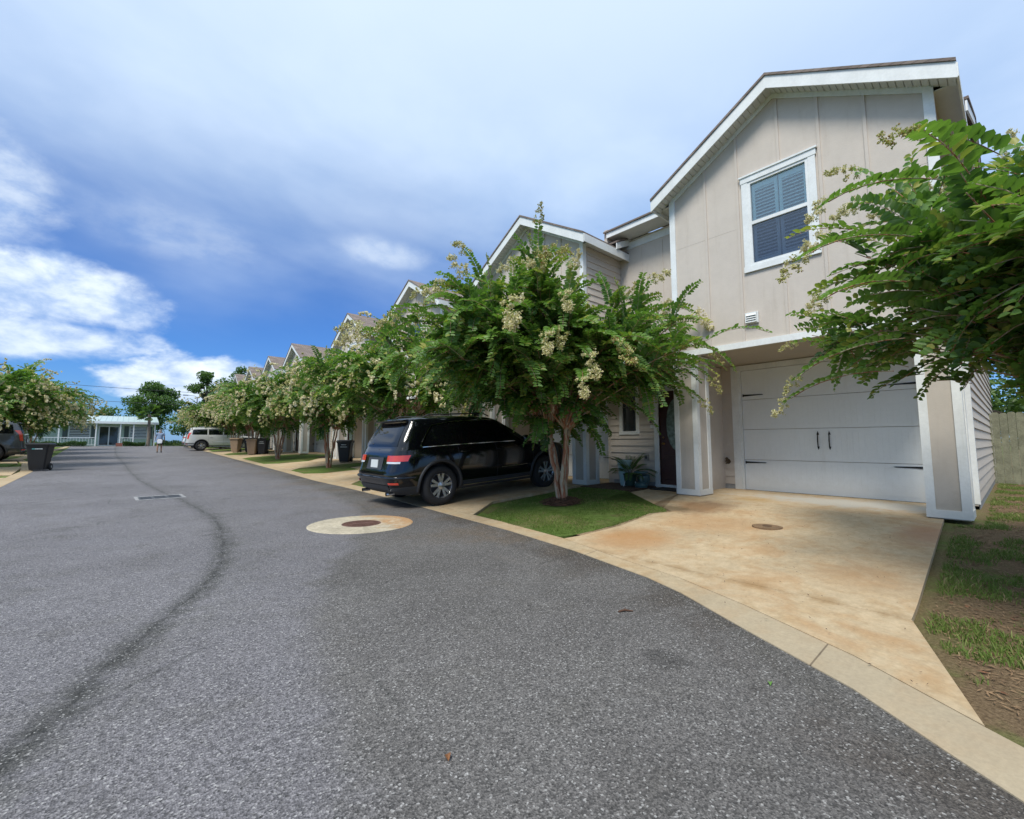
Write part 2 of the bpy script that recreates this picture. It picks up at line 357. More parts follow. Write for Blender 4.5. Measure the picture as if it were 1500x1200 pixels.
def m_lawn():
    m,g,p,co,X,Y=ground_nodes('lawn_soil')
    n1=g.noise(co,1.1,6,.6); n2=g.noise(co,9,5,.7); n3=g.noise(co,50,4,.75)
    green=g.mix(g.ss(n2,.3,.7),(.085,.125,.028),(.135,.205,.05))
    dirt=g.mix(g.ss(n3,.3,.7),(.10,.066,.04),(.25,.175,.105))
    bare=g.ss(n1,.50,.60)
    # the yard to the right of the last house is half bare; the far lawns are full
    yard=g.m('MAXIMUM',g.ss(Y,1.2,.2),0.0)
    f=g.m('ADD',g.m('MULTIPLY',g.ss(n1,.30,.50),g.m('MULTIPLY',yard,.97)),g.m('MULTIPLY',bare,g.m('MULTIPLY',g.m('SUBTRACT',1,yard),.45)))
    c=g.mix(f,green,dirt)
    g.link(c,p.inputs['Base Color']); p.inputs['Roughness'].default_value=.95; p.inputs['Specular IOR Level'].default_value=.1
    b=g.n('ShaderNodeBump'); b.inputs['Strength'].default_value=.8; b.inputs['Distance'].default_value=.02
    g.link(g.m('ADD',n3,n2),b.inputs['Height']); g.link(b.outputs[0],p.inputs['Normal'])
    return m
ASPH=m_asphalt(); DRIVE=m_concrete('drive_concrete',(.50,.395,.255),1.0); KERBM=m_concrete('kerb_concrete',(.44,.35,.225),.5); LAWN=m_lawn()
WHITE=mat('trim_paint',(.74,.76,.74),.5,var=.09,vscale=3,bump=.12,bscale=30,dirt=.22)
BEIGE=mat('beige_siding',(.56,.50,.43),.7,var=.05,vscale=1.2,bump=.25,bscale=60,dirt=.25)
BEIGE_P=mat('beige_panel',(.51,.46,.395),.7,var=.05,vscale=1.5,bump=.25,bscale=60,dirt=.3)
SOFF=mat('soffit_vinyl',(.60,.60,.57),.55,var=.05,vscale=2)
CEIL=mat('porch_ceiling_board',(.42,.37,.30),.7,var=.06,vscale=2)
GDOOR=mat('garage_door_steel',(.78,.80,.785),.42,var=.03,vscale=1.5,bump=.15,bscale=25,dirt=.2)
BLACKM=mat('black_iron',(.015,.015,.016),.45,metal=.3)
GLASSD=mat('window_glass',(.02,.028,.032),.04,spec=.9)
CONCG=mat('grey_block',(.26,.26,.25),.9,var=.2,vscale=5,bump=.4)
def m_shingle():
    m=bpy.data.materials.new('roof_shingles'); m.use_nodes=True; g=NG(m.node_tree)
    p=g.n('ShaderNodeBsdfPrincipled'); o=g.n('ShaderNodeOutputMaterial'); g.link(p.outputs[0],o.inputs[0])
    tc=g.n('ShaderNodeTexCoord'); co=tc.outputs['Object']; xyz=g.n('ShaderNodeSeparateXYZ'); g.link(co,xyz.inputs[0])
    cv=g.n('ShaderNodeCombineXYZ'); g.link(xyz.outputs[0],cv.inputs[0]); g.link(g.m('MULTIPLY',xyz.outputs[2],2.0),cv.inputs[1])
    br=g.n('ShaderNodeTexBrick'); g.link(cv.outputs[0],br.inputs['Vector']); br.inputs['Scale'].default_value=1
    br.inputs['Brick Width'].default_value=.3; br.inputs['Row Height'].default_value=.14; br.inputs['Mortar Size'].default_value=.008
    br.inputs['Color1'].default_value=(.16,.125,.105,1); br.inputs['Color2'].default_value=(.25,.2,.17,1); br.inputs['Mortar'].default_value=(.08,.065,.055,1)
    c=g.mix(.6,br.outputs[0],g.mix(g.noise(co,30,3,.8),(.5,.5,.5),(1.5,1.5,1.5)),'MULTIPLY')
    g.link(c,p.inputs['Base Color']); p.inputs['Roughness'].default_value=.9
    return m
SHING=m_shingle(); MATS['roof_shingles']=SHING
# ---------------- setting: ground, road, kerb, drives
def g_sheet():
    xs=[-400,-60,-20,-7,-5,-3,0,4.6,5.2,8,12,30,400]; ys=[-200,-30,-5,15,30,60,75]
    V=[(x,y,tz(x,y)-.03) for y in ys for x in xs]+[(x,900,tz(0,75)-.03) for x in xs]
    n=len(xs); F=[(j*n+i,j*n+i+1,(j+1)*n+i+1,(j+1)*n+i) for j in range(len(ys)) for i in range(n-1)]
    o=mesh_np('ground',V,F,[LAWN]); o['kind']='structure'
_tz=tz
def tz(x,y):
    return _tz(x,min(y,75))
g_sheet()
RK=[(2.15,-6),(2.15,-1.5),(2.36,-.2),(2.42,.07),(2.55,.25),(2.85,.64),(3.16,1.24),(3.54,1.93),(3.70,2.34),(3.96,3.46),(4.15,4.84),(4.30,6.97),(4.5,9.5),(4.62,12.5),(4.68,18),(4.7,26),(4.7,59)]
KI=[(2.55,-6),(2.55,-1.5),(2.72,-.2),(2.81,.07),(2.88,.18),(3.24,.71),(3.60,1.45),(3.86,2.11),(4.02,2.87),(4.31,3.96),(4.47,5.4),(4.56,7.0),(4.8,9.5),(4.93,12.5),(4.99,18),(5.0,26),(5.0,59)]
LK=[(-2.5,-6),(-2.5,18),(-2.6,24),(-3.3,30),(-4.1,34),(-4.1,59)]
road=RK+[(9,59.5),(9,61.5),(-16,61.5),(-16,59.5)]+[p for p in LK[::-1]]
def strips(a,b):
    "quads between two polylines with the same number of points"
    return [[a[i],b[i],b[i+1],a[i+1]] for i in range(len(a)-1)]
rl=[(-2.5 if y<20 else curve_near(y,[(p[1],p[0]) for p in LK]),y) for _,y in RK]
tag(drape('road',strips(rl,RK)+[[(-16,59.5),(-16,61.5),(9,61.5),(9,59.5)],[rl[-1],RK[-1],(9,59.5),(-16,59.5)]],0,ASPH),kind='structure')
def band(a,b,dz,name):
    "kerb ribbon: closed strip with a small slope to the road"
    bm=bmesh.new()
    def dens(l):
        out=[]
        for p,q in zip(l,l[1:]):
            n=4
            for i in range(n): out.append((p[0]+(q[0]-p[0])*i/n,p[1]+(q[1]-p[1])*i/n))
        return out+[l[-1]]
    A,B=dens(a),dens(b); rows=[]
    for p,q in zip(A,B):
        z0,z1=_tz(p[0],p[1])+dz,_tz(q[0],q[1])+dz+.012
        rows.append([bm.verts.new((p[0],p[1],z0-.06)),bm.verts.new((p[0],p[1],z0)),bm.verts.new((q[0],q[1],z1)),bm.verts.new((q[0],q[1],z1-.07))])
    for r,s in zip(rows,rows[1:]):
        for i in range(3): bm.faces.new((r[i],s[i],s[i+1],r[i+1]))
    bmesh.ops.recalc_face_normals(bm,faces=bm.faces)
    me=bpy.data.meshes.new(name); bm.to_mesh(me); bm.free(); me.materials.append(KERBM)
    o=bpy.data.objects.new(name,me); COL.objects.link(o); o['kind']='structure'; return o
band(RK,KI,.006,'kerb')
LKo=[(x-.32,y) for x,y in LK]; band(LK,LKo,.006,'kerb')
def kix(y): return curve_near(y,[(p[1],p[0]) for p in KI])
# origin of every house unit along the street
ORG=[0,6.4,13.0,19.5,29.7,36.4,44.0,51.0]
G=.012
def drive(k):
    o=ORG[k]; r0,l0=o+.57,o+3.95
    rk=o+.57-.75 if k else .17; lk=o+3.95+(.0 if k==0 else .55)
    if k==0:
        ap=[(kix(y)+G,y) for y in (.18,.71,1.45,2.11,2.87,3.2)]+[(4.19,.57)]
        slab=[(4.20,.574),(8.2,.72),(10.3,.85),(10.3,4.5),(8.3,4.5),(6.9,4.01),(6.66,3.72),(6.36,3.87),(5.9,3.86),(5.36,3.82),(kix(3.93)+G,3.93),(kix(3.6)+G,3.6),(kix(3.22)+G+.008,3.215)]
        d1=drape('driveway',[ap],.018,DRIVE,.06); d2=drape('driveway',[slab],.017,DRIVE,.06)
    else:
        pts=[(kix(rk)+G,rk),(5.55,r0),(8.2,r0),(10.3,r0+.05),(10.3,l0+.3),(8.3,l0+.3),(5.55,l0),(kix(lk)+G,lk)]
        drape('driveway',[pts],.017,DRIVE,.06)
    # walk to the front door
    w=[(6.92,o+4.03),(7.0,o+5.27),(9.38,o+5.56),(9.38,o+4.5),(8.32,o+4.52)]
    drape('footpath',[w],.012,DRIVE,.05)
for k in range(8): drive(k)
# left side drives and paths
for y0,y1 in ((17.2,20.6),(23.0,26.6),(30.3,34),(38,41.5),(45.5,49)):
    xk=curve_near(y0,[(p[1],p[0]) for p in LKo])-.02; xk2=curve_near(y1,[(p[1],p[0]) for p in LKo])-.02
    drape('driveway',[[(xk,y0-.6),(xk2,y1+.6),(-4.6,y1),(-14,y1),(-14,y0),(-4.6,y0)]],.017,DRIVE,.06)
drape('footpath',[[(-3.6,21.0),(-3.6,22.0),(-12,22.0),(-12,21.0)]],.015,DRIVE,.05)
# shallow grass verge crowns: the lawns beside the drives
def lawnpatch(poly,dz=.022): return drape('lawn',[poly],dz,LAWN,.05)
isl1=[(kix(4.02)+.02,4.02),(4.9,3.93),(5.36,3.90),(5.9,3.93),(6.36,3.95),(6.62,3.80),(6.86,4.05),(6.92,5.30),(8.0,5.45),(8.0,6.7),(7.1,6.76),(5.56,6.55),(4.54,5.88),(4.42,5.0)]
lawnpatch(isl1)
for k in range(1,8):
    a=ORG[k]+3.95+.5; b=(ORG[k+1] if k<7 else ORG[k]+6.6)+.57
    if k==7: b=a+2.4
    lawnpatch([(kix(a)+.02,a+.12),(5.6,a-.42),(6.9,a-.42),(6.95,a+.9),(8,a+1.2),(8,b-.06),(5.6,b-.06),(kix(b-.7)+.02,b-.8)])
for a,b in ((27.3,29.6),(20.7,20.95),(22.05,22.3)):
    lawnpatch([(-3.7,a),(-3.7,b),(-10,b),(-10,a)])
# mulch beds along the entry walls and beside the drive
MULCH=mat('mulch',(.075,.042,.025),.95,var=.6,vscale=18,bump=1.0,bscale=70)
for k in range(8):
    o=ORG[k]; drape('flower_bed',[[(8.02,o+5.5),(9.38,o+5.62),(9.38,o+6.9),(8.02,o+6.78)]],.03,MULCH,.05)
# ---------------- grass blades (only near the camera)
def m_grass():
    m=bpy.data.materials.new('grass_blades'); m.use_nodes=True; g=NG(m.node_tree)
    p=g.n('ShaderNodeBsdfPrincipled'); o=g.n('ShaderNodeOutputMaterial')
    a=g.n('ShaderNodeAttribute'); a.attribute_name='tint'
    c=g.mix(a.outputs[2],(.075,.135,.02),(.21,.29,.065)); c=g.mix(g.ss(a.outputs[2],.85,1.0),c,(.40,.32,.16))
    g.link(c,p.inputs['Base Color']); p.inputs['Roughness'].default_value=.6; p.inputs['Specular IOR Level'].default_value=.25
    t=g.n('ShaderNodeBsdfTranslucent'); g.link(c,t.inputs[0]); mx=g.n('ShaderNodeMixShader'); mx.inputs[0].default_value=.3
    g.link(p.outputs[0],mx.inputs[1]); g.link(t.outputs[0],mx.inputs[2]); g.link(mx.outputs[0],o.inputs[0]); return m
GRASS=m_grass()
def in_poly(x,y,poly):
    c=False; n=len(poly); j=n-1
    for i in range(n):
        xi,yi=poly[i]; xj,yj=poly[j]
        if (yi>y)!=(yj>y) and x<(xj-xi)*(y-yi)/(yj-yi)+xi: c=not c
        j=i
    return c
def grass(poly,dens,h,name,label,thr=None,avoid=None,dz=.02):
    xs=[p[0] for p in poly]; ys=[p[1] for p in poly]; A=(max(xs)-min(xs))*(max(ys)-min(ys)); n=int(A*dens)
    V=[];F=[];T=[]
    for i in range(n):
        x=random.uniform(min(xs),max(xs)); y=random.uniform(min(ys),max(ys))
        if not in_poly(x,y,poly): continue
        if avoid and (x-avoid[0])**2+(y-avoid[1])**2<avoid[2]**2*random.uniform(.8,1.3): continue
        q=noise.noise(Vector((x*1.3,y*1.3,3)))+.5*noise.noise(Vector((x*5,y*5,9)))
        if thr is not None and q+random.uniform(-.12,.12)<thr: continue
        z=tz(x,y)+dz-.01; a=random.uniform(0,2*PI); hh=h*random.uniform(.45,1.25)*(1+.5*q); w=random.uniform(.0022,.0042)
        b=random.uniform(0,2*PI); L=hh*random.uniform(.2,.9); dx,dy=math.cos(a)*w,math.sin(a)*w; lx,ly=math.cos(b)*L,math.sin(b)*L
        k=len(V)
        V+=[(x-dx,y-dy,z),(x+dx,y+dy,z),(x+dx*.8+lx*.4,y+dy*.8+ly*.4,z+hh*.65),(x-dx*.8+lx*.4,y-dy*.8+ly*.4,z+hh*.65),(x+lx,y+ly,z+hh),]
        F.append((k,k+1,k+2,k+3)); F.append((k+3,k+2,k+4,k+4)); t=min(1,max(0,random.gauss(.42+.5*q,.25))); T+=[t]*5
    F=[f for f in F]
    # second face is a triangle: split lists
    me=bpy.data.meshes.new(name); me.from_pydata(V,[],[f if f[2]!=f[3] else f[:3] for f in F]); me.materials.append(GRASS)
    at=me.attributes.new('tint','FLOAT','POINT'); at.data.foreach_set('value',T)
    o=bpy.data.objects.new(name,me); COL.objects.link(o); tag(o,label,'grass',kind='stuff'); return o
T1=(6.20,5.70)
isg=[(kix(4.2)+.0,4.1),(4.9,3.90),(5.36,3.87),(5.9,3.90),(6.36,3.92),(6.62,3.79),(6.90,4.05),(6.93,5.33),(7.95,5.5),(7.95,6.65),(7.1,6.7),(5.6,6.56),(4.54,5.9),(4.40,5.0)]
grass(isg,5600,.032,'grass','short green grass on the island around the nearest tree trunk',thr=-.42,avoid=(T1[0],T1[1],.36))
yard=[(2.95,-.1),(3.3,.2),(4.2,.50),(8.1,.62),(8.3,.35),(12,.40),(17,.40),(17,-.6),(3.2,-2.2),(2.65,-1.2)]
grass(yard,5200,.045,'grass','patchy green grass on the bare yard beside the driveway',thr=.10,dz=-.03)
# pine straw and dead leaf litter on the bare yard
STRAW=mat('dry_litter',(.22,.14,.075),.9,var=.5,vscale=9)
def litter(poly,n,label,zoff=.0,L=(.02,.07),name='leaf_litter',w=(.0015,.006),m=None):
    V=[];F=[]; xs=[p[0] for p in poly]; ys=[p[1] for p in poly]
    while n>0:
        x=random.uniform(min(xs),max(xs)); y=random.uniform(min(ys),max(ys)); n-=1
        if not in_poly(x,y,poly): continue
        a=random.uniform(0,2*PI); l=random.uniform(*L)/2; ww=random.uniform(*w); z=tz(x,y)+zoff+random.uniform(.003,.012)
        c,s=math.cos(a),math.sin(a); k=len(V); t=random.uniform(-.01,.01)
        V+=[(x-c*l,y-s*l,z),(x+s*ww,y-c*ww,z+.004),(x+c*l,y+s*l,z+abs(t)),(x-s*ww,y+c*ww,z+.002)]; F.append((k,k+1,k+2,k+3))
    return tag(mesh_np(name,V,F,[m or STRAW]),label,'leaf litter',kind='stuff')
litter(yard,32000,'brown pine straw and dead leaf bits on the bare yard',-.03)
litter(yard,900,'curled red-brown dead leaves lying on the bare yard',-.03,(.025,.065),w=(.006,.016),m=mat('red_litter',(.17,.075,.035),.8,var=.5,vscale=9))
litter([(6.4,4.02),(6.85,4.05),(6.9,5.3),(7.9,5.5),(7.9,6.6),(7.0,6.2),(6.2,4.3)],1500,'dark dead leaf bits on the island grass near the footpath',.03)
litter([(2.9,.3),(5.5,.8),(8,1),(8,3.6),(5,3.7),(3.6,2.0)],260,'tiny dark twigs and petals scattered on the rusty driveway',.022,(.008,.03),w=(.002,.005),m=mat('dark_crumbs',(.06,.035,.02),.9))
# tree mulch mound
def mound(x,y,r,h,label):
    V=[(0,0,h)]; F=[]; K=28; RR=7
    for i in range(1,RR+1):
        for j in range(K):
            t=2*PI*j/K; rr=r*i/RR*(1+.14*noise.noise(Vector((math.cos(t)*2+x,math.sin(t)*2+y,0)))); q=i/RR
            V.append((rr*math.cos(t),rr*math.sin(t),h*(1-q**1.6)*(1+.35*noise.noise(Vector((rr*9*math.cos(t),rr*9*math.sin(t),x))))-.01*(i==RR)))
    F=[(0,1+j,1+(j+1)%K) for j in range(K)]+[(1+(i-1)*K+j,1+i*K+j,1+i*K+(j+1)%K,1+(i-1)*K+(j+1)%K) for i in range(1,RR) for j in range(K)]
    me=bpy.data.meshes.new('mulch_mound'); me.from_pydata(V,[],F); me.materials.append(MULCH); me.shade_smooth()
    o=bpy.data.objects.new('mulch_mound',me); COL.objects.link(o); o.location=(x,y,tz(x,y)+.02); tag(o,label,'mulch',kind='stuff'); return o
mound(T1[0],T1[1],.36,.10,'dark mulch mound around the nearest tree trunk')
BARKCH=mat('bark_chips',(.12,.06,.035),.9,var=.5,vscale=15)
def chips(cx,cy,r,n,hh):
    V=[];F=[]
    for i in range(n):
        q=random.random()**.6; a=random.uniform(0,2*PI); x=cx+r*q*math.cos(a); y=cy+r*q*math.sin(a); z=tz(x,y)+.03+hh*(1-q**1.6)+random.uniform(0,.012)
        l=random.uniform(.01,.04); w=random.uniform(.004,.009); b=random.uniform(0,2*PI); c,s=math.cos(b),math.sin(b); t=random.uniform(-.012,.018); k=len(V)
        V+=[(x-c*l+s*w,y-s*l-c*w,z),(x+c*l+s*w,y+s*l-c*w,z+t),(x+c*l-s*w,y+s*l+c*w,z+t+.004),(x-c*l-s*w,y-s*l+c*w,z+.004)]; F.append((k,k+1,k+2,k+3))
    tag(mesh_np('bark_chips',V,F,[BARKCH]),'loose bark chips heaped on the mulch mound at the nearest trunk','mulch',kind='stuff')
chips(T1[0],T1[1],.42,900,.10)
# ---------------- townhouses
def lap_siding(mb,axis,fixed,a0,a1,z0,z1,m,out,exp=.17,clip=None):
    "horizontal lap boards; axis 'x': wall in plane x=fixed running along y; 'y': plane y=fixed running along x; out=+-1 outward"
    z=z0
    while z<z1-.01:
        zt=min(z+exp,z1); t0=.026; t1=.004
        prof=[(fixed,z),(fixed+out*t0,z),(fixed+out*t1,zt),(fixed,zt)]
        if axis=='x': mb.prism(prof,'y',a0,a1,m)
        else: mb.prism(prof,'x',a0,a1,m)
        z=zt
def shutter_window(par,x,y0,y1,z0,z1):
    "upper window facing -x"
    w=MB(); t=.105
    w.box(x-.025,x,y0,y0+t,z0+t,z1-t,WHITE); w.box(x-.025,x,y1-t,y1,z0+t,z1-t,WHITE)
    w.box(x-.03,x,y0-.01,y1+.01,z0,z0+t,WHITE); w.box(x-.032,x,y0-.015,y1+.015,z1-t,z1,WHITE); w.box(x-.05,x,y0-.035,y1+.035,z1,z1+.03,WHITE)
    wn=w.build('window',par)
    f=MB(); a0,a1,b0,b1=y0+t,y1-t,z0+t,z1-t; s=.045; mz=(b0+b1)/2
    f.box(x-.016,x+.05,a0,a0+s,b0,b1,WHITE); f.box(x-.016,x+.05,a1-s,a1,b0,b1,WHITE); f.box(x-.014,x+.05,a0+s,a1-s,b0,b0+s,WHITE); f.box(x-.014,x+.05,a0+s,a1-s,b1-s,b1,WHITE)
    f.box(x-.018,x+.04,a0+s,a1-s,mz-.03,mz+.03,WHITE); f.build('sash',wn)
    for q,(c0,c1) in enumerate(((b0+s,mz-.03),(mz+.03,b1-s))):
        p=MB(); p.box(x+.012+.01*q,x+.016+.01*q,a0+s,a1-s,c0,c1,PANE if q==0 else PANE2); p.build('pane',wn)
    sh=MB(); ym=(a0+a1)/2; SH=mat('shutter_paint',(.80,.82,.80),.5)
    for (c0,c1) in ((a0+s,ym-.01),(ym+.01,a1-s)):
        sh.box(x+.06,x+.085,c0,c0+.05,b0+s,b1-s,SH); sh.box(x+.06,x+.085,c1-.05,c1,b0+s,b1-s,SH)
        for zz in (b0+s,mz-.04,b1-s-.09): sh.box(x+.061,x+.084,c0+.05,c1-.05,zz,zz+.09,SH)
        for (l0,l1) in ((b0+s+.09,mz-.04),(mz+.05,b1-s-.09)):
            z=l0+.03
            while z<l1-.01:
                sh.prism([(x+.058,z-.022),(x+.064,z-.022),(x+.09,z+.012),(x+.084,z+.016)],'y',c0+.05,c1-.05,SH); z+=.062
    sh.build('shutter',wn)
    bk=MB(); bk.box(x+.12,x+.125,a0,a1,b0,b1,mat('dark_room',(.03,.035,.04),.9)); bk.build('dark_interior',wn)
    return wn
def m_pane(name,tint,a):
    m=bpy.data.materials.new(name); m.use_nodes=True; g=NG(m.node_tree)
    gl=g.n('ShaderNodeBsdfGlossy'); gl.inputs['Roughness'].default_value=.02; gl.inputs[0].default_value=(.9,.95,1,1)
    tr=g.n('ShaderNodeBsdfTransparent'); tr.inputs[0].default_value=(*tint,1); fr=g.n('ShaderNodeFresnel'); fr.inputs[0].default_value=1.5
    f=g.m('ADD',g.m('MULTIPLY',fr.outputs[0],.9),a,clamp=True)
    mx=g.n('ShaderNodeMixShader'); g.link(f,mx.inputs[0]); g.link(tr.outputs[0],mx.inputs[1]); g.link(gl.outputs[0],mx.inputs[2])
    o=g.n('ShaderNodeOutputMaterial'); g.link(mx.outputs[0],o.inputs[0]); return m
PANE=m_pane('screened_glass',(.66,.70,.74),.05); PANE2=m_pane('clear_glass',(.86,.96,.96),.08)
def column(par,x0,y0,w,d,z1):
    "panelled square porch column; x0 front face, y0 right face"
    c=MB(); c.box(x0,x0+d,y0,y0+w,.02,z1,BEIGE_P); t=.095; e=.02
    x1,y1=x0+d,y0+w
    for (xa,xb) in ((x0-e,x0+t),(x1-t,x1+e)):
        for (ya,yb) in ((y0-e,y0+t-.02),(y1-t+.02,y1+e)): c.box(xa,xb,ya,yb,.13,z1-.1,WHITE)
    c.box(x0-e-.004,x1+e+.004,y0-e-.004,y1+e+.004,.035,.14,WHITE); c.box(x0-e-.004,x1+e+.004,y0-e-.004,y1+e+.004,z1-.12,z1-.002,WHITE)
    return c.build('column',par)
Z0=.2
def townhouse(detail=True):
    "local frame: x = world x, y = unit offset along the street, z from the ground at the house (0 = slab)"
    t=thing('townhouse','','townhouse',(0,0,Z0))
    F=8.35; RB=.47; LB=4.5; mid=(RB+LB)/2; GW=10.33; EW=9.4; UE=9.95; ENDY=6.87; BACK=20.5
    eave=6.12; slope=.583; apexw=eave+slope*(LB-RB)/2; bz0,bz1=2.76,2.87
    # upper front wall with battens
    w=MB(); WY0,WY1,WZ0,WZ1=1.98,2.99,4.20,5.86
    w.box(F+.01,F+.16,RB,LB,bz1,WZ0,BEIGE); w.box(F+.01,F+.16,RB,WY0,WZ0,WZ1,BEIGE); w.box(F+.01,F+.16,WY1,LB,WZ0,WZ1,BEIGE)
    w.prism([(RB,WZ1),(LB,WZ1),(LB,eave),(mid,apexw),(RB,eave)],'x',F+.01,F+.16,BEIGE)
    y=RB+.66-.06+.0
    for yy in (1.235,1.84,2.44,3.15,3.76):
        ztop=apexw-abs(yy-mid)*slope-.02
        segs=[(bz1+.004,ztop)]
        if 1.86<yy<3.1: segs=[(bz1+.004,4.10),(5.98,ztop)]
        for a,b in segs: w.prism([(F-.012,a),(F+.02,a),(F+.02,b),(F-.012,b)],'y',yy-.022,yy+.022,BEIGE)
    for y0,y1,zz in ((RB+.1,1.21,5.02),(1.262,1.80,5.02),(3.20,3.73,5.02),(3.79,LB-.1,5.02)): w.box(F+.0085,F+.0105,y0,y1,zz,zz+.004,CEIL)
    wall=w.build('front_wall',t)
    # side walls (boards and core)
    s=MB(); s.box(F+.16,GW,RB+.012,RB+.15,bz1,eave-.01,BEIGE); s.box(GW,BACK,RB+.012,RB+.15,.03,eave-.01,BEIGE)
    lap_siding(s,'y',RB+.012,F+.16,GW+.10,bz1+.05,eave-.12,BEIGE,-1); lap_siding(s,'y',RB+.012,GW+.10,BACK,.10,eave-.12,BEIGE,-1)
    s.box(F+.16,UE,LB-.15,LB-.012,bz1,eave-.01,BEIGE); lap_siding(s,'y',LB-.012,F+.16,UE,bz1+.05,eave-.12,BEIGE,1)
    s.box(GW-.012,GW+.085,RB-.012,RB+.075,.06,bz0,WHITE); s.box(GW+.1,BACK,RB-.0,RB+.0119,-.2,.095,CONCG)
    s.box(EW,GW,LB-.06,LB+.06,.02,bz0,BEIGE); s.box(EW,BACK-.01,ENDY+.02,ENDY+.12,.02,bz0+4.0,BEIGE)
    s.box(BACK-.1,BACK,RB+.15,ENDY,.03,eave-.02,BEIGE)
    s.build('side_wall',t)
    # trim: corner boards, frieze
    c=MB()
    for y0,y1 in ((RB-.015,RB+.10),(LB-.10,LB+.015)): c.box(F-.02,F+.1,y0,y1,bz1+.003,eave-.03,WHITE)
    for sgn in (1,-1):
        ye=mid+sgn*(LB-RB)/2; fr=[(ye,eave-.11),(ye,eave+.03),(mid,apexw+.03),(mid,apexw-.10)]
        c.prism(fr,'x',F-.014,F+.004,WHITE)
    c.build('trim',t)
    # roof over the garage bay with ridge running back
    r=MB(); oh=.27; fo=.30; thick=.07
    def rz(y): return apexw+.06-abs(y-mid)*slope
    for sgn in (1,-1):
        ye=mid+sgn*((LB-RB)/2+oh)
        r.prism([(mid,rz(mid)+.10),(ye,rz(ye)+.10),(ye,rz(ye)+.145),(mid,rz(mid)+.145+.0)],'x',F-fo-.035,BACK+.3,SHING)
    r.build('roof',t)
    f=MB()
    for sgn in (1,-1):
        ye=mid+sgn*((LB-RB)/2+oh)
        f.prism([(mid,rz(mid)-.13),(ye,rz(ye)-.13),(ye,rz(ye)+.097),(mid,rz(mid)+.097)],'x',F-fo-.012,F-fo+.012,WHITE)
        f.box(F-fo+.013,BACK+.3,ye-.012*sgn,ye+.012*sgn,rz(ye)-.10,rz(ye)+.096,WHITE)
    f.build('rake_board',t)
    so=MB()
    for sgn in (1,-1):
        ye=mid+sgn*((LB-RB)/2+oh-.013); yw=mid+sgn*(LB-RB)/2
        n=26
        for i in range(n):
            ya=mid+(ye-mid)*i/n; yb=mid+(ye-mid)*(i+.88)/n
            so.prism([(ya,rz(ya)-.075),(yb,rz(yb)-.075),(yb,rz(yb)-.06),(ya,rz(ya)-.06)],'x',F-fo+.013,F+.01,SOFF)
        so.prism([(mid,rz(mid)-.058),(ye,rz(ye)-.058),(ye,rz(ye)-.05),(mid,rz(mid)-.05)],'x',F-fo+.013,F+.01,SOFF)
        so.box(F+.01,BACK+.3,min(yw,ye),max(yw,ye),eave-.10,eave-.085,SOFF)
    so.build('soffit',t)
    # beam, porch ceiling, columns
    b=MB(); b.box(F-.03,F+.15,RB-.02,LB+.02,bz0,bz1,WHITE); b.box(F+.15,F+.45,RB,RB+.14,bz0-.0,bz1,WHITE)
    b.box(F+.15,GW,RB+.02,LB-.02,bz0+.02,bz0+.05,CEIL); b.box(F+.02,F+.16,RB+.5,LB-.5,bz0-.004,bz0,CEIL)
    b.box(F+.1,EW,LB+.02,ENDY-.02,bz0+.03,bz0+.06,CEIL); b.box(EW-.5,EW-.47,LB+.02,ENDY-.02,bz0+.06,bz0+.3,WHITE)
    b.build('porch_beam',t)
    column(t,F,RB,.40,.46,bz0); column(t,F-.05,LB-.43,.43,.5,bz0)
    # garage wall
    g=MB(); d0,d1,dt=1.06,4.02,2.65
    tr=.2
    lap_siding(g,'x',GW,RB+.08,d0-tr,.12,bz0+.02,BEIGE,-1); lap_siding(g,'x',GW,d1+tr,LB-.06,.12,bz0+.02,BEIGE,-1); g.box(GW,GW+.12,RB+.15,LB-.06,dt+.1,bz0+.02,BEIGE)
    g.box(GW,GW+.12,RB+.15,d0-.02,.02,dt+.1,BEIGE); g.box(GW,GW+.12,d1+.02,LB-.06,.02,dt+.1,BEIGE)
    g.box(GW-.012,GW,d1+tr,LB-.06,.01,.118,CONCG)
    g.build('garage_wall',t)
    gf=MB(); gf.box(GW-.03,GW+.02,d0-tr,d0-.045,.01,bz0,WHITE); gf.box(GW-.03,GW+.02,d1+.045,d1+tr,.01,bz0,WHITE); gf.box(GW-.034,GW+.02,d0-.045,d1+.045,dt+.0,bz0-.0,WHITE)
    gf.box(GW-.012,GW+.03,d0-.045,d0,.01,dt,WHITE); gf.box(GW-.012,GW+.03,d1,d1+.045,.01,dt,WHITE)
    gf.build('garage_frame',t)
    gd=MB(); pz=[.012,.67,1.33,1.99,dt]
    for i in range(4):
        z0,z1=pz[i]+.004,pz[i+1]-.004
        gd.box(GW+.04,GW+.07,d0,d1,z0,z1,GDOOR)
        # stamped groups of vertical grooves: raised staves
        n=12
        for h in range(4):
            a=d0+.07+(d1-d0-.14)*h/4+.04; bb=d0+.07+(d1-d0-.14)*(h+1)/4-.04
            m=7
            for j in range(m):
                ya=a+(bb-a)*j/m+.006; yb=a+(bb-a)*(j+1)/m-.006
                gd.box(GW+.037,GW+.04,ya,yb,z0+.07,z1-.07,GDOOR)
    gdo=gd.build('garage_door',t)
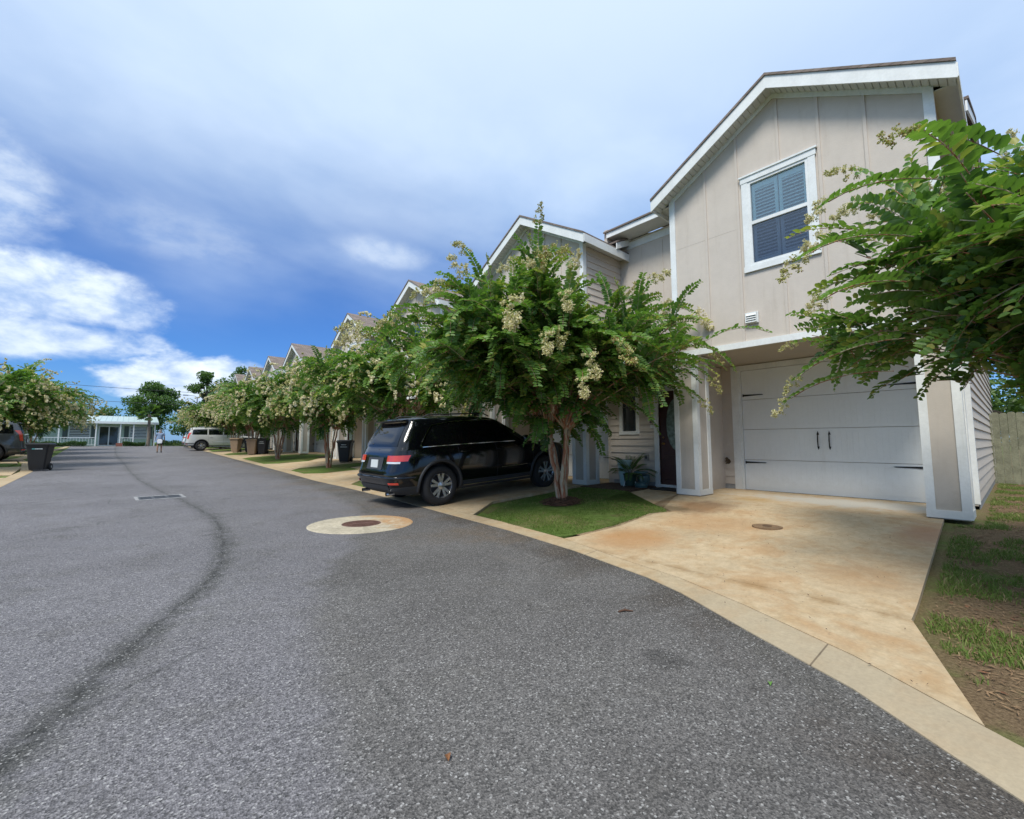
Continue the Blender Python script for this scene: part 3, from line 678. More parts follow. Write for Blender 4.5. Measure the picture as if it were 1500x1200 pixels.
    for (ya,yb) in ((d0+.0,d0+.41),(d1-.42,d1-.02)):
        for z in (.61,2.09):
            h=MB(); s0=ya if ya<2 else yb; s1=yb if ya<2 else ya; xx=GW+.035
            h.prism([(s0,z-.02),(s1,z-.008),(s1+(.03 if s1>s0 else -.03),z),(s1,z+.008),(s0,z+.02)],'x',xx-.008,xx,BLACKM); h.box(xx-.012,xx,min(s0,s0+.02 if s1>s0 else s0-.02),max(s0,s0+.02 if s1>s0 else s0-.02),z-.03,z+.03,BLACKM); h.build('hinge',gdo)
    for yy in (2.425,2.615):
        h=MB(); xx=GW+.035; h.tube([(xx-.002,yy,.93),(xx-.03,yy,.95),(xx-.045,yy,1.08),(xx-.03,yy,1.21),(xx-.002,yy,1.235)],[.014,.009,.011,.009,.014],BLACKM,8)
        h.prism([(yy-.022,1.2),(yy+.022,1.2),(yy,1.275)],'x',xx-.008,xx,BLACKM); h.prism([(yy-.02,.965),(yy+.02,.965),(yy,.9)],'x',xx-.008,xx,BLACKM); h.build('handle',gdo)
    # entry bay
    e=MB(); wy0,wy1,wz0,wz1=6.05,6.62,1.24,2.60; dy0,dy1=4.66,5.52
    for a,bb in ((dy1,wy0),(wy1,ENDY+.02)):
        lap_siding(e,'x',EW,a,bb,.12,bz0+.05,BEIGE,-1); e.box(EW,EW+.12,a,bb,.0,bz0+.05,BEIGE)
    lap_siding(e,'x',EW,wy0,wy1,.12,wz0,BEIGE,-1); lap_siding(e,'x',EW,wy0,wy1,wz1,bz0+.05,BEIGE,-1); e.box(EW+.001,EW+.12,wy0,wy1,0,wz0,BEIGE); e.box(EW+.001,EW+.12,wy0,wy1,wz1,bz0+.05,BEIGE)
    e.box(EW,EW+.12,LB,dy1,2.36,bz0+.05,BEIGE); e.box(EW-.01,EW,dy1+.12,ENDY-.05,-.05,.118,CONCG)
    e.box(UE,UE+.12,LB-.012,ENDY+.02,bz0+.06,6.5,BEIGE)
    for yy in (5.0,5.6,6.2): e.box(UE-.012,UE,yy,yy+.044,bz0+.1,6.2,BEIGE)
    e.box(EW-.52,UE,LB,ENDY,bz0+.30,bz0+.36,SHING)
    e.build('entry_wall',t)
    ew=MB(); q=.085; EWX=EW-.028
    ew.box(EWX,EW+.03,wy0,wy0+q,wz0+q,wz1-q,WHITE); ew.box(EWX,EW+.03,wy1-q,wy1,wz0+q,wz1-q,WHITE); ew.box(EWX-.004,EW+.03,wy0-.01,wy1+.01,wz0,wz0+q,WHITE); ew.box(EWX-.004,EW+.03,wy0-.01,wy1+.01,wz1-q,wz1,WHITE)
    ewo=ew.build('window',t); pn=MB(); pn.box(EW+.02,EW+.026,wy0+q,wy1-q,wz0+q,wz1-q,GLASSD); pn.build('pane',ewo)
    sk=MB(); sk.box(EW+.005,EW+.02,wy0+q,wy1-q,(wz0+wz1)/2-.015,(wz0+wz1)/2+.015,mat('dark_sash',(.1,.1,.1),.5)); sk.build('sash',ewo)
    df=MB(); df.box(EW-.04,EW+.06,dy1-.0,dy1+.12,.08,2.36,WHITE); df.box(EW-.04,EW+.06,dy0-.12,dy0,.08,2.36,WHITE); df.box(EW-.044,EW+.06,dy0-.12,dy1+.12,2.24,2.36,WHITE); df.box(EW-.06,EW+.06,dy0-.1,dy1+.12,.015,.08,WHITE)
    df.build('door_frame',t)
    DOORM=mat('red_brown_door',(.06,.024,.020),.35,var=.25,vscale=4)
    fd=MB(); fd.box(EW+.02,EW+.06,dy0,dy1,.08,2.24,DOORM)
    for (z0,z1) in ((.2,.75),): 
        for (a,bb) in ((dy0+.1,(dy0+dy1)/2-.04),((dy0+dy1)/2+.04,dy1-.1)): fd.box(EW+.01,EW+.02,a,bb,z0,z1,DOORM)
    fdo=fd.build('front_door',t,bevel=.004)
    LEAD=mat('leaded_glass',(.20,.27,.24),.12,spec=.8,var=.5,vscale=12,bump=.6,bscale=30)
    gl=MB(); gl.prism([((dy0+dy1)/2+.25*math.cos(a),1.46+.60*math.sin(a)) for a in [2*PI*i/28 for i in range(28)]],'x',EW+.004,EW+.018,LEAD); gl.build('door_glass',fdo)
    hd=MB(); hd.lathe([(.0,-.06),(.026,-.055),(.03,-.04),(.012,-.02),(.03,0)],mat('brass_knob',(.35,.2,.08),.3,metal=.9),14,'x',(EW+.02,dy1-.09,1.02)); hd.build('knob',fdo,smooth=40); hd=MB(); hd.lathe([(.0,-.02),(.022,-.018),(.026,0)],MATS['brass_knob'],14,'x',(EW+.02,dy1-.09,1.16)); hd.build('deadbolt',fdo,smooth=40)
    # upper entry eave
    u=MB(); u.box(EW-.02,UE,LB+.29,ENDY+.0,6.52,6.535,SOFF); u.box(EW-.045,EW-.02,LB+.29,ENDY+.02,6.50,6.64,WHITE); u.box(UE-.02,UE,LB+.02,ENDY,6.26,6.44,WHITE)
    u.build('fascia',t)
    u=MB(); u.prism([(EW-.08,6.64),(EW-.08,6.685),(15.2,9.0),(15.2,8.955)],'y',LB+.29,ENDY+.1,SHING); u.prism([(F+1.0,6.28),(F+1.0,6.325),(15.2,9.0),(15.2,8.955)],'y',.14,LB+.285,SHING); u.prism([(15.205,8.955),(15.205,9.0),(21,6.7),(21,6.655)],'y',.14,ENDY+.1,SHING); u.build('main_roof',t)
    u=MB(); u.prism([(F+1.01,6.10),(F+1.01,6.27),(15.2,8.95),(21,6.65),(21,6.46),(15.2,8.77)],'y',.16,.185,WHITE); u.prism([(F+1.3,6.2),(15.2,8.74),(20.4,6.6),(20.4,6.0),(F+1.3,6.0)],'y',RB+.0,RB+.12,BEIGE); u.build('gable_end',t)
    shutter_window(t,F+.0,1.90,3.07,4.13,5.93)
    v=MB(); v.box(F-.03,F,2.89,3.10,3.18,3.38,WHITE)
    for i in range(4): v.prism([(F-.075,3.20+i*.04),(F-.03,3.235+i*.04),(F-.03,3.225+i*.04),(F-.075,3.192+i*.04)],'y',2.91,3.08,WHITE)
    v.box(F-.08,F-.03,2.90,2.91,3.19,3.37,WHITE); v.box(F-.08,F-.03,3.08,3.09,3.19,3.37,WHITE); v.build('vent',t)
    x=MB(); x.box(EW-.04,EW-.012,5.69,5.75,1.51,1.60,mat('dark_plastic',(.05,.05,.055),.4)); x.build('doorbell',t); x=MB(); x.box(EW-.03,EW-.012,5.66,5.74,1.38,1.46,WHITE); x.build('keypad',t)
    x=MB(); x.lathe([(.06,0),(.06,.012)],mat('old_brass',(.12,.09,.06),.5,metal=.6),16,'x',(GW-.03,4.36,.62)); x.tube([(GW-.03,4.36,.62),(GW-.11,4.36,.62),(GW-.13,4.36,.56)],.014,MATS['old_brass'],8); x.lathe([(.035,0),(.035,.01)],MATS['old_brass'],12,'x',(GW-.09,4.36,.68)); x.tube([(GW-.08,4.36,.62),(GW-.08,4.36,.68)],.006,MATS['old_brass'],6); x.build('hose_tap',t)
    x=MB(); x.box(EW-.05,EW-.012,5.80,5.92,.62,.76,mat('grey_box',(.3,.31,.3),.5)); x.lathe([(.035,0),(.035,.01)],MATS['dark_plastic'],14,'x',(EW-.06,5.86,.69)); x.build('outlet_box',t)
    return t
th=townhouse()
labels=['nearest beige townhouse at right with a white garage door in full view','beige townhouse second from the camera, with the black car parked before it',
 'third townhouse from the camera, its gable just left of the nearest tree crown','fourth townhouse from the camera, left-hand end of the nearest block','fifth townhouse from the camera, first of the block beyond the gap',
 'sixth townhouse from the camera, its gable peeping above the tree row','seventh townhouse from the camera, small gable far down the street','farthest townhouse at the end of the row, before the low green building']
th['label']=labels[0]; th['group']='townhouses in a row along the street'
th.location=(0,ORG[0],Z0)
for k in range(1,8):
    dup(th,None,(0,ORG[k],Z0+SLOPE*max(0,ORG[k]+2-15)),0,label=labels[k])
# ---------------- crape myrtle trees
def m_leaf(name,dark,lightc,young):
    m=bpy.data.materials.new(name); m.use_nodes=True; g=NG(m.node_tree)
    p=g.n('ShaderNodeBsdfPrincipled'); o=g.n('ShaderNodeOutputMaterial')
    a=g.n('ShaderNodeAttribute'); a.attribute_name='tint'
    c=g.mix(g.ss(a.outputs[2],0,.6),dark,lightc); c=g.mix(g.ss(a.outputs[2],.68,1.),c,young)
    geo=g.n('ShaderNodeNewGeometry'); c=g.mix(g.m('MULTIPLY',geo.outputs['Backfacing'],.4),c,(.12,.2,.07))
    g.link(c,p.inputs['Base Color']); p.inputs['Roughness'].default_value=.42; p.inputs['Specular IOR Level'].default_value=.4
    t=g.n('ShaderNodeBsdfTranslucent'); g.link(g.mix(1.0,c,(1.3,1.5,.6),'MULTIPLY'),t.inputs[0]); mx=g.n('ShaderNodeMixShader'); mx.inputs[0].default_value=.38
    g.link(p.outputs[0],mx.inputs[1]); g.link(t.outputs[0],mx.inputs[2]); g.link(mx.outputs[0],o.inputs[0]); return m
LEAF=m_leaf('crape_leaf',(.034,.088,.022),(.140,.255,.048),(.36,.35,.085))
def m_bark():
    m=bpy.data.materials.new('peeling_bark'); m.use_nodes=True; g=NG(m.node_tree)
    p=g.n('ShaderNodeBsdfPrincipled'); o=g.n('ShaderNodeOutputMaterial'); g.link(p.outputs[0],o.inputs[0])
    tc=g.n('ShaderNodeTexCoord'); mp=g.n('ShaderNodeMapping'); g.link(tc.outputs['Object'],mp.inputs[0]); mp.inputs['Scale'].default_value=(9,9,1.6)
    n=g.noise(mp.outputs[0],1.5,5,.65,.6); n2=g.noise(mp.outputs[0],5,4,.7)
    c=g.mix(g.ss(n,.44,.56),(.30,.115,.06),(.40,.33,.235)); c=g.mix(g.m('MULTIPLY',g.ss(n2,.5,.7),.6),c,(.16,.085,.05))
    g.link(c,p.inputs['Base Color']); p.inputs['Roughness'].default_value=.65
    b=g.n('ShaderNodeBump'); b.inputs['Strength'].default_value=.5; b.inputs['Distance'].default_value=.01; g.link(n2,b.inputs['Height']); g.link(b.outputs[0],p.inputs['Normal'])
    return m
BARK=m_bark()
def m_flower():
    m=bpy.data.materials.new('cream_blossom'); m.use_nodes=True; g=NG(m.node_tree)
    p=g.n('ShaderNodeBsdfPrincipled'); o=g.n('ShaderNodeOutputMaterial')
    a=g.n('ShaderNodeAttribute'); a.attribute_name='tint'
    c=g.mix(g.ss(a.outputs[2],.2,.6),(.30,.34,.07),(.68,.62,.32)); c=g.mix(g.ss(a.outputs[2],.6,.95),c,(.80,.74,.53)); c=g.mix(g.ss(a.outputs[2],.1,.0),c,(.42,.25,.11))
    g.link(c,p.inputs['Base Color']); p.inputs['Roughness'].default_value=.8
    t=g.n('ShaderNodeBsdfTranslucent'); g.link(c,t.inputs[0]); mx=g.n('ShaderNodeMixShader'); mx.inputs[0].default_value=.35
    g.link(p.outputs[0],mx.inputs[1]); g.link(t.outputs[0],mx.inputs[2]); g.link(mx.outputs[0],o.inputs[0]); return m
FLW=m_flower()
def unit(v): return v/ (np.linalg.norm(v,axis=-1,keepdims=True)+1e-9)
def leaves_np(P,D,N,L,Wd,tint):
    "one folded six-cornered leaf per row: base P, direction D, normal N, length L, width W"
    Sd=unit(np.cross(D,N)); N=np.cross(Sd,D); n=len(P); L=L[:,None]; Wd=Wd[:,None]
    b=P; m1=P+D*L*.32+Sd*Wd*.48+N*Wd*.22; m2=P+D*L*.72+Sd*Wd*.40+N*Wd*.14; t=P+D*L-N*L*.08; m3=P+D*L*.72-Sd*Wd*.40+N*Wd*.14; m4=P+D*L*.32-Sd*Wd*.48+N*Wd*.22
    V=np.stack([b,m1,m2,t,m3,m4],1).reshape(-1,3); i=np.arange(n)[:,None]*6
    F=np.concatenate([i+np.array([[0,1,2,3]]),i+np.array([[0,3,4,5]])],1).reshape(-1,4)
    return V,F,np.repeat(tint,6)
def blossom_mesh(name,nfl,size,rr,tone):
    "one panicle: crinkled petals spread over a drooping cone, pointing along +z"
    nb=max(5,nfl//9); ub=(np.arange(nb)+.5*rr.random(nb))/nb; ab=rr.random(nb)*2*PI; rb=size*.46*(1-ub*.78)*(.35+.65*rr.random(nb)); B=np.stack([rb*np.cos(ab),rb*np.sin(ab),ub*size*1.35],1)
    n=nfl; P=B[rr.integers(nb,size=n)]+rr.normal(0,size*.055,(n,3))
    V=[];F=[];T=[]
    K=4
    for q in range(K):
        D=unit(rr.normal(size=(n,3))+P/size*1.2); N=unit(rr.normal(size=(n,3))); L=size*(.05+.05*rr.random(n)); 
        tt=np.clip(tone+rr.normal(0,.22,n),0,1); v,f,t=leaves_np(P+rr.normal(0,size*.03,(n,3)),D,N,L,L*.9,tt)
        F.append(f+sum(len(x) for x in V)); V.append(v); T.append(t)
    o=mesh_np(name,np.concatenate(V),np.concatenate(F),[FLW],attr=np.concatenate(T)); return o
def rot_to(d):
    return Vector(d).to_track_quat('Z','Y')
def crape(name_label,loc,seed,rad,top,bot,nshoot,leafL,nlimb,nflower,stems,flsize=.22,flat=.45,each=True,lean=(0,0),flmin=0,stemr=.045,step=.036,shootL=(.38,.8),cat='tree',group='crape myrtles in flower along the street',extra=None,yellow=0,cdir=(0,0),tilt=(0,0),upb=.16,lw=.52,splay=.13):
    rr=np.random.default_rng(seed); rd=random.Random(seed)
    t=thing('crape_myrtle',name_label,cat,loc,0,group)
    tk=MB(); limbs=[]
    # stems
    fork_h=bot*.95; tips=[]
    for i in range(stems):
        a=2*PI*i/stems+rd.uniform(-.4,.4); r0=.03+.05*rd.random(); l=splay*rad+.08*rd.random()
        pts=[]; n=7
        for j in range(n+1):
            q=j/n; pts.append(Vector((math.cos(a)*(r0+l*q**1.3)+lean[0]*q+.02*rd.uniform(-1,1)*(j>0),math.sin(a)*(r0+l*q**1.3)+lean[1]*q+.02*rd.uniform(-1,1)*(j>0),-.05+(fork_h+.05)*q)))
        sr=stemr*rd.uniform(.75,1.15)
        tk.tube(pts,[sr*(1.25-.5*j/n) for j in range(n+1)],BARK,8); tips.append((pts[-1],a,sr*.7))
    ends=[]
    cz=bot+(top-bot)*flat
    for i in range(nlimb):
        tp,a0,sr=tips[i%len(tips)]
        # a target on the crown envelope
        v=rr.random(); az=a0+rr.normal(0,.75) if stems>1 else rr.random()*2*PI
        el=np.arcsin(np.clip(-.28+1.25*v,-1,1)); k=.5+.42*rr.random()
        jag=1+.22*math.sin(3*az+seed)+.14*math.sin(5*az+2*seed+el*3)
        hz=math.cos(el)*rad*k*jag; z=cz+(math.sin(el)*(top-cz) if el>0 else math.sin(el)*(cz-bot))*k*(1+.1*math.sin(4*az+seed))
        e=np.array([math.cos(az)*hz+cdir[0]*k,math.sin(az)*hz+cdir[1]*k,z-max(0,(math.cos(az)*tilt[0]+math.sin(az)*tilt[1])*hz)*max(0,(z-bot)/(top-bot))]); p0=np.array(tp); mid=p0*.5+e*.5+np.array([0,0,.18*rad*rr.random()])
        mid[:2]=p0[:2]*.65+e[:2]*.35
        pts=[(1-q)**2*p0+2*q*(1-q)*mid+q*q*e for q in np.linspace(0,1,6)]
        tk.tube([Vector(p) for p in pts],[max(.004,sr*(.62-.5*q)) for q in np.linspace(0,1,6)],BARK,5)
        limbs.append(pts); ends.append(e)
    tk.build('trunk',t,smooth=60)
    # shoots
    ctr=np.array([lean[0]+cdir[0]*.4,lean[1]+cdir[1]*.4,cz-.25*(top-bot)])
    P=[];D=[];N=[];T=[];LL=[]; tipsF=[]; wood=MB()
    for s in range(nshoot):
        li=limbs[rr.integers(len(limbs))]; q=rr.random()**.55*5; i=min(4,int(q)); st=li[i]*(1-(q-i))+li[i+1]*(q-i)
        if i<2 and rr.random()<.5: continue
        out=unit((st-ctr)*np.array([1,1,.9])); d=unit(out*1.0+rr.normal(0,.5,3)+np.array([0,0,upb])); L=rr.uniform(*shootL)*(.8 if i<3 else 1.15)
        st=st+rr.normal(0,.08,3)
        n=max(4,int(L/step)); p=st.copy(); dd=d.copy(); side=unit(np.cross(dd,np.array([0,0,1.])+rr.normal(0,.25,3)))
        tone=np.clip(rr.normal(.36,.17)+.10*(st[2]-cz),0,.8); pp=[p.copy()]
        for j in range(n):
            f=j/n; dd=unit(dd+np.array([0,0,-.030-.045*f])*(step/.036)+rr.normal(0,.02,3)); p=p+dd*step; pp.append(p.copy())
            side=unit(side-dd*np.dot(side,dd)); up=np.cross(side,dd)
            if up[2]<0: up=-up
            for sg in (1,-1):
                P.append(p); D.append(unit(side*sg+dd*.45+up*(.28+.2*rr.normal())+rr.normal(0,.12,3))); N.append(unit(up-side*sg*.25+rr.normal(0,.15,3)))
                LL.append(leafL*(1-.45*f**2)*rr.uniform(.8,1.15)); T.append(np.clip(tone+.33*f**3+rr.normal(0,.06)+yellow*(rr.random()<.12),0,1))
        rel=unit(p-ctr); tipsF.append((p,dd,p[2],np.linalg.norm((p-ctr)/np.array([rad,rad,(top-bot)*.6]))))
        if each: wood.tube([Vector(x) for x in pp[::4]],.004,BARK,3,cap=False)
    if extra:
        for (st,d,L,fl) in extra:
            p=np.array(st,float); dd=unit(np.array(d,float)); side=unit(np.cross(dd,np.array([0,0,1.]))); n=int(L/step); pp=[p.copy()]
            for j in range(n):
                f=j/n; dd=unit(dd+np.array([0,0,-.03-.03*f])+rr.normal(0,.012,3)); p=p+dd*step; pp.append(p.copy()); side=unit(side-dd*np.dot(side,dd)); up=np.cross(side,dd)
                if up[2]<0: up=-up
                for sg in (1,-1):
                    P.append(p); D.append(unit(side*sg+dd*.4+up*.3+rr.normal(0,.1,3))); N.append(unit(up-side*sg*.25+rr.normal(0,.12,3))); LL.append(leafL*(1-.4*f**2)*rr.uniform(.85,1.15)); T.append(np.clip(.32+.4*f**2+rr.normal(0,.07),0,1))
            wood.tube([Vector(x) for x in pp[::3]],.0045,BARK,4,cap=False)
            if fl: tipsF.append((p,dd,p[2],9+fl))
    P=np.array(P);D=np.array(D);N=np.array(N);LL=np.array(LL);T=np.array(T)
    V,F,TT=leaves_np(P,D,N,LL,LL*lw,T)
    cr=mesh_np('crown',V,F,[LEAF],parent=t,attr=TT)
    if each: wood.build('twig',cr,recalc=False)['kind']='stuff'
    # blossoms on the outermost shoot ends
    tipsF.sort(key=lambda q:-q[3]); cand=tipsF[:int(max(nflower*2.2,1))]; nx=len(extra or [])
    rd.shuffle(cand); cand=([c for c in cand if c[3]>=9]+[c for c in cand if c[3]<9])[:nflower]
    if each:
        for (p,dd,z,w_) in cand:
            src=rd.choice(BLO if w_<10.5 else BLO[:2]); o=src.copy(); COL.objects.link(o); o.parent=t; o.location=Vector(p)-Vector(dd)*.02
            o.rotation_mode='QUATERNION'; o.rotation_quaternion=rot_to(unit(dd+np.array([0,0,-.25]))); sc=flsize*rd.uniform(.6,1.35)/.22*((w_-9) if w_>10.5 else 1); o.scale=(sc,sc,sc)
    else:
        allV=[];allF=[];allT=[];off=0
        for (p,dd,z,_) in cand:
            src=rd.choice(BLOL); vv,ff,tt=src; sc=flsize*rd.uniform(.6,1.4)/.22; m=np.array(rot_to(unit(dd+np.array([0,0,-.25]))).to_matrix())
            allV.append((vv*sc*1.0)@m.T+p); allF.append(ff+off); allT.append(tt); off+=len(vv)
        mesh_np('blossoms',np.concatenate(allV),np.concatenate(allF),[FLW],parent=t,attr=np.concatenate(allT))['kind']='stuff'
    return t
BLO=[blossom_mesh('blossom',n,.22,np.random.default_rng(s),tn) for n,s,tn in ((150,1,.62),(170,2,.72),(130,3,.42),(110,4,.28))]
BLOL=[]
for n,s,tn in ((18,5,.66),(20,6,.80),(16,7,.42)):
    o=blossom_mesh('tmp',n,.22,np.random.default_rng(s),tn); me=o.data; v=np.zeros(len(me.vertices)*3,np.float32); me.vertices.foreach_get('co',v); f=np.array([p.vertices[:] for p in me.polygons]); tt=np.zeros(len(me.vertices),np.float32); me.attributes['tint'].data.foreach_get('value',tt)
    v=v.reshape(-1,6,3); c=v.mean(1,keepdims=True); v=(c+(v-c)*1.9).reshape(-1,3)
    BLOL.append((v,f,tt)); bpy.data.objects.remove(o)
def crapes():
    # tree on the island beside the black car (its crown spans the middle of the picture)
    crape('largest crape myrtle in view, on the grass island right of the black car, cream blossoms',(T1[0],T1[1],tz(*T1)+.05),11,3.05,4.5,1.4,2300,.118,125,50,4,flsize=.27,flat=.40,lean=(-.05,.05),stemr=.048,cdir=(-.40,.42),yellow=.4,tilt=(-.10,.09),upb=.06,lw=.56,splay=.06,step=.044,
      extra=[((-1.5,1.6,3.8),(-.8,.75,.15),1.0,1),((-1.2,1.2,4.1),(-.8,.6,.2),.9,1),((1.3,-1.2,3.7),(.75,-.7,.25),.9,1),((1.3,-1.3,3.1),(.7,-.75,.2),1.1,1),((1.2,-1.3,2.6),(.7,-.75,.15),1.1,1),((1.1,-1.3,2.2),(.7,-.75,.05),1.0,1),((-1.2,-1.0,2.9),(-.65,-.75,.0),.7,1),((-1.0,-1.2,2.6),(-.5,-.8,-.05),.8,1),((-1.75,-1.0,3.1),(-.8,-.5,.1),.85,1.55),((-1.6,-1.3,2.7),(-.7,-.6,.1),.85,1.6),((-1.2,-1.5,2.15),(-.6,-.6,0),.75,1),((-.7,-1.3,2.8),(-.4,-.8,.1),1.0,1),((-1.3,-1.2,3.3),(-.6,-.6,.1),.9,1)])
    crape('crape myrtle reaching in from the right edge, its branches hanging before the nearest garage',(5.45,-.95,.15),23,2.3,3.6,1.25,1900,.115,90,46,4,flsize=.17,flat=.45,cdir=(-.1,.1),yellow=.5,shootL=(.3,.62),upb=.05,lw=.58,step=.044,
      extra=[((-1.0,1.2,3.05),(-.6,.8,.3),.85,1),((-1.2,1.35,2.6),(-.75,.7,.2),.85,1),((-1.3,1.4,2.25),(-.8,.6,.1),.7,1),((-.7,1.5,1.95),(-.3,1,.05),.85,1),((-.6,1.6,1.7),(-.2,1,.1),.85,1),((-1.2,.9,3.0),(-.5,.5,.5),.6,1)])
    base=crape('second crape myrtle from the camera, behind the rear of the black car',(6.3,12.1,tz(6.3,12.1)+.04),31,2.95,4.45,1.6,1250,.14,95,250,4,flsize=.34,each=False,step=.06,flat=.42,yellow=.45,upb=.04,lw=.58,splay=.07)
    b2=crape('third crape myrtle, its pale stems standing left of the black bin',(6.35,18.9,tz(6.35,18.9)+.04),47,2.85,4.6,1.6,1250,.145,95,260,5,flsize=.34,each=False,step=.06,flat=.42,yellow=.45,upb=.04,lw=.58,splay=.07)
    lab=['fourth crape myrtle from the camera in the right-hand row','fifth crape myrtle from the camera in the right-hand row','sixth crape myrtle, beside the brown bins','seventh crape myrtle, over the white car','last crape myrtle at the far end of the right-hand row']
    for i,(y,s,rz) in enumerate(((26.6,1.0,1.1),(33.2,.96,2.9),(39.6,.93,4.4),(46.6,.9,.4),(53.4,.88,2.2))):
        dup((base,b2)[i%2],None,(6.2,y,tz(6.2,y)+.04),rz,(s*1.12,s*1.12,s*1.03),lab[i])
    lab=['crape myrtle at the left edge beyond the left bin, nearest of the left-hand row','middle crape myrtle of the left-hand row','farther crape myrtle of the left-hand row','farthest crape myrtle of the left-hand row, next to the low green building']
    for i,(x,y,s,rz) in enumerate(((-5.2,27.0,1.12,.8),(-5.3,34,1.18,3.3),(-5.5,41.5,1.18,5.0),(-5.7,49.5,1.12,1.9))):
        c=dup((b2,base)[i%2],None,(x,y,tz(x,y)-.45),rz,(s,s,s*.97),lab[i]); c['group']='crape myrtles in the left-hand row'
crapes()
for o in BLO: bpy.data.objects.remove(o)
# ---------------- background trees, palms, end building
LEAF2=m_leaf('broad_leaf',(.035,.075,.02),(.10,.18,.04),(.19,.25,.06))
def bigtree(label,loc,seed,rad,top,bot,lumps,nleaf=5000,lf=.28,name='broadleaf_tree',trunk=.22):
    rr=np.random.default_rng(seed); t=thing(name,label,'tree',loc,0,'trees beyond the street end'); tk=MB()
    tk.tube([(0,0,-.2),(.1,0,bot*.5),(0,.1,bot),(0,0,(top+bot)/2)],[trunk*1.2,trunk,trunk*.8,trunk*.3],BARKG,8)
    P=[];T=[]; C=[]
    for i in range(lumps):
        a=rr.random()*2*PI; q=rr.random()**.6; z=bot+(top-bot)*rr.random(); s=math.sin(PI*np.clip((z-bot)/(top-bot),.08,.9)); C.append(np.array([math.cos(a)*rad*q*s,math.sin(a)*rad*q*s,z])); 
        tk.tube([(0,0,bot*.8+(z-bot)*.3),tuple(C[-1]*np.array([.5,.5,1])+np.array([0,0,-.3])),tuple(C[-1])],[trunk*.4,trunk*.25,.03],BARKG,5)
    for c in C:
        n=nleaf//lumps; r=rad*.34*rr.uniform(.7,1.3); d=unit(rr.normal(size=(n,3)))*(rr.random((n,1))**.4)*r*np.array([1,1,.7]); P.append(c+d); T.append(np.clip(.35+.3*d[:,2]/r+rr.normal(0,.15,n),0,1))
    tk.build('trunk',t,smooth=60); P=np.concatenate(P);T=np.concatenate(T);n=len(P)
    D=unit(rr.normal(size=(n,3))+np.array([0,0,-.2]));N=unit(rr.normal(size=(n,3))+np.array([0,0,.8]));L=lf*rr.uniform(.6,1.3,n)
    V,F,TT=leaves_np(P,D,N,L,L*.6,T); mesh_np('crown',V,F,[LEAF2],parent=t,attr=TT); return t
BARKG=mat('grey_bark',(.12,.10,.08),.9,var=.3,vscale=6,bump=.6,bscale=20)
def palm(label,loc,seed,h,fl=1.5,nf=26,tr=.14):
    rr=np.random.default_rng(seed); t=thing('palm_tree',label,'palm tree',loc,0,'palm trees beyond the street end'); m=MB()
    m.tube([(0,0,-.1),(.05,0,h*.3),(0,.04,h*.7),(0,0,h)],[tr*1.25,tr,tr*.9,tr],mat('palm_bark',(.17,.14,.11),.9,var=.4,vscale=8,bump=.8,bscale=14),9); m.build('trunk',t,smooth=60)
    P=[];D=[];N=[];L=[];T=[]
    for i in range(nf):
        az=2.4*i+rr.normal(0,.2); el=rr.uniform(-.6,1.25); d=np.array([math.cos(az)*math.cos(el),math.sin(az)*math.cos(el),math.sin(el)]); c=np.array([0,0,h])+d*fl*.55
        tw=unit(np.cross(d,[0,0,1.])); up=np.cross(tw,d)
        for j in range(22):
            a=(j-10.5)/10.5*1.35; dd=unit(d*math.cos(a)+tw*math.sin(a)-np.array([0,0,.35*abs(a)])); P.append(c); D.append(dd); N.append(unit(up+rr.normal(0,.3,3))); L.append(fl*.62*(1-.25*abs(a))*rr.uniform(.85,1.1)); T.append(np.clip(.4+.3*math.sin(el)+rr.normal(0,.12),0,1))
    P,D,N,L,T=map(np.array,(P,D,N,L,T)); V,F,TT=leaves_np(P,D,N,L,L*.11,T); mesh_np('fronds',V,F,[LEAF2],parent=t,attr=TT); return t
EB=63.0
palm('slender palm tree in front of the right end of the low green building',(1.55,60.3,tz(0,60)),5,3.35,1.1,26,.14)
bigtree('big round green tree behind the right end of the low green building',(2.3,76,tz(0,75)-.2),6,3.3,7.9,2.2,24,9000,.28)
for i,(x,y,tp,r,lb) in enumerate(((-3.5,84,4.6,4,'low dark tree behind the middle of the green building roof'),(7.5,82,5.2,4.5,'low dark tree between the round tree and the crape row'),(-12.5,80,6.4,4.5,'tree showing above the left crape row beyond the green building'))):
    bigtree(lb,(x,y,tz(0,75)-.2),60+i,r,tp,1.2,16,4000,.32)
bigtree('tall dark tree rising above the roofs at the far end, left one of two',(8.6,80,tz(0,75)),71,2.4,10.7,5.5,16,4600,.28,trunk=.25)
bigtree('tall dark tree rising above the roofs at the far end, right one of two',(12.8,80,tz(0,75)),72,3.0,11.6,6.5,16,5200,.28,trunk=.25)
palm('small far palm rising just right of the big round tree',(6.0,80,tz(0,75)),8,5.4,.9,22,.10)
palm('far palm at the left, behind the end of the left crape row',(-12.5,70,tz(0,70)),9,6.6,1.6,26,.16)
bigtree('tree behind the yard fence at the right edge',(21,-5.2,.1),80,3.2,6.2,1.4,18,7000,.16)
bigtree('bushy tree behind the yard fence, close to the house corner',(22.3,-.4,.1),81,3.0,5.6,.8,16,7000,.16)
MINT=mat('mint_green_wall',(.52,.64,.53),.7,var=.04,vscale=1); MROOF=mat('pale_metal_roof',(.50,.60,.56),.4,var=.06,vscale=.8,metal=.2); MWHITE=mat('white_paint',(.76,.79,.78),.5); LATT=mat('dark_lattice',(.10,.13,.12),.7)
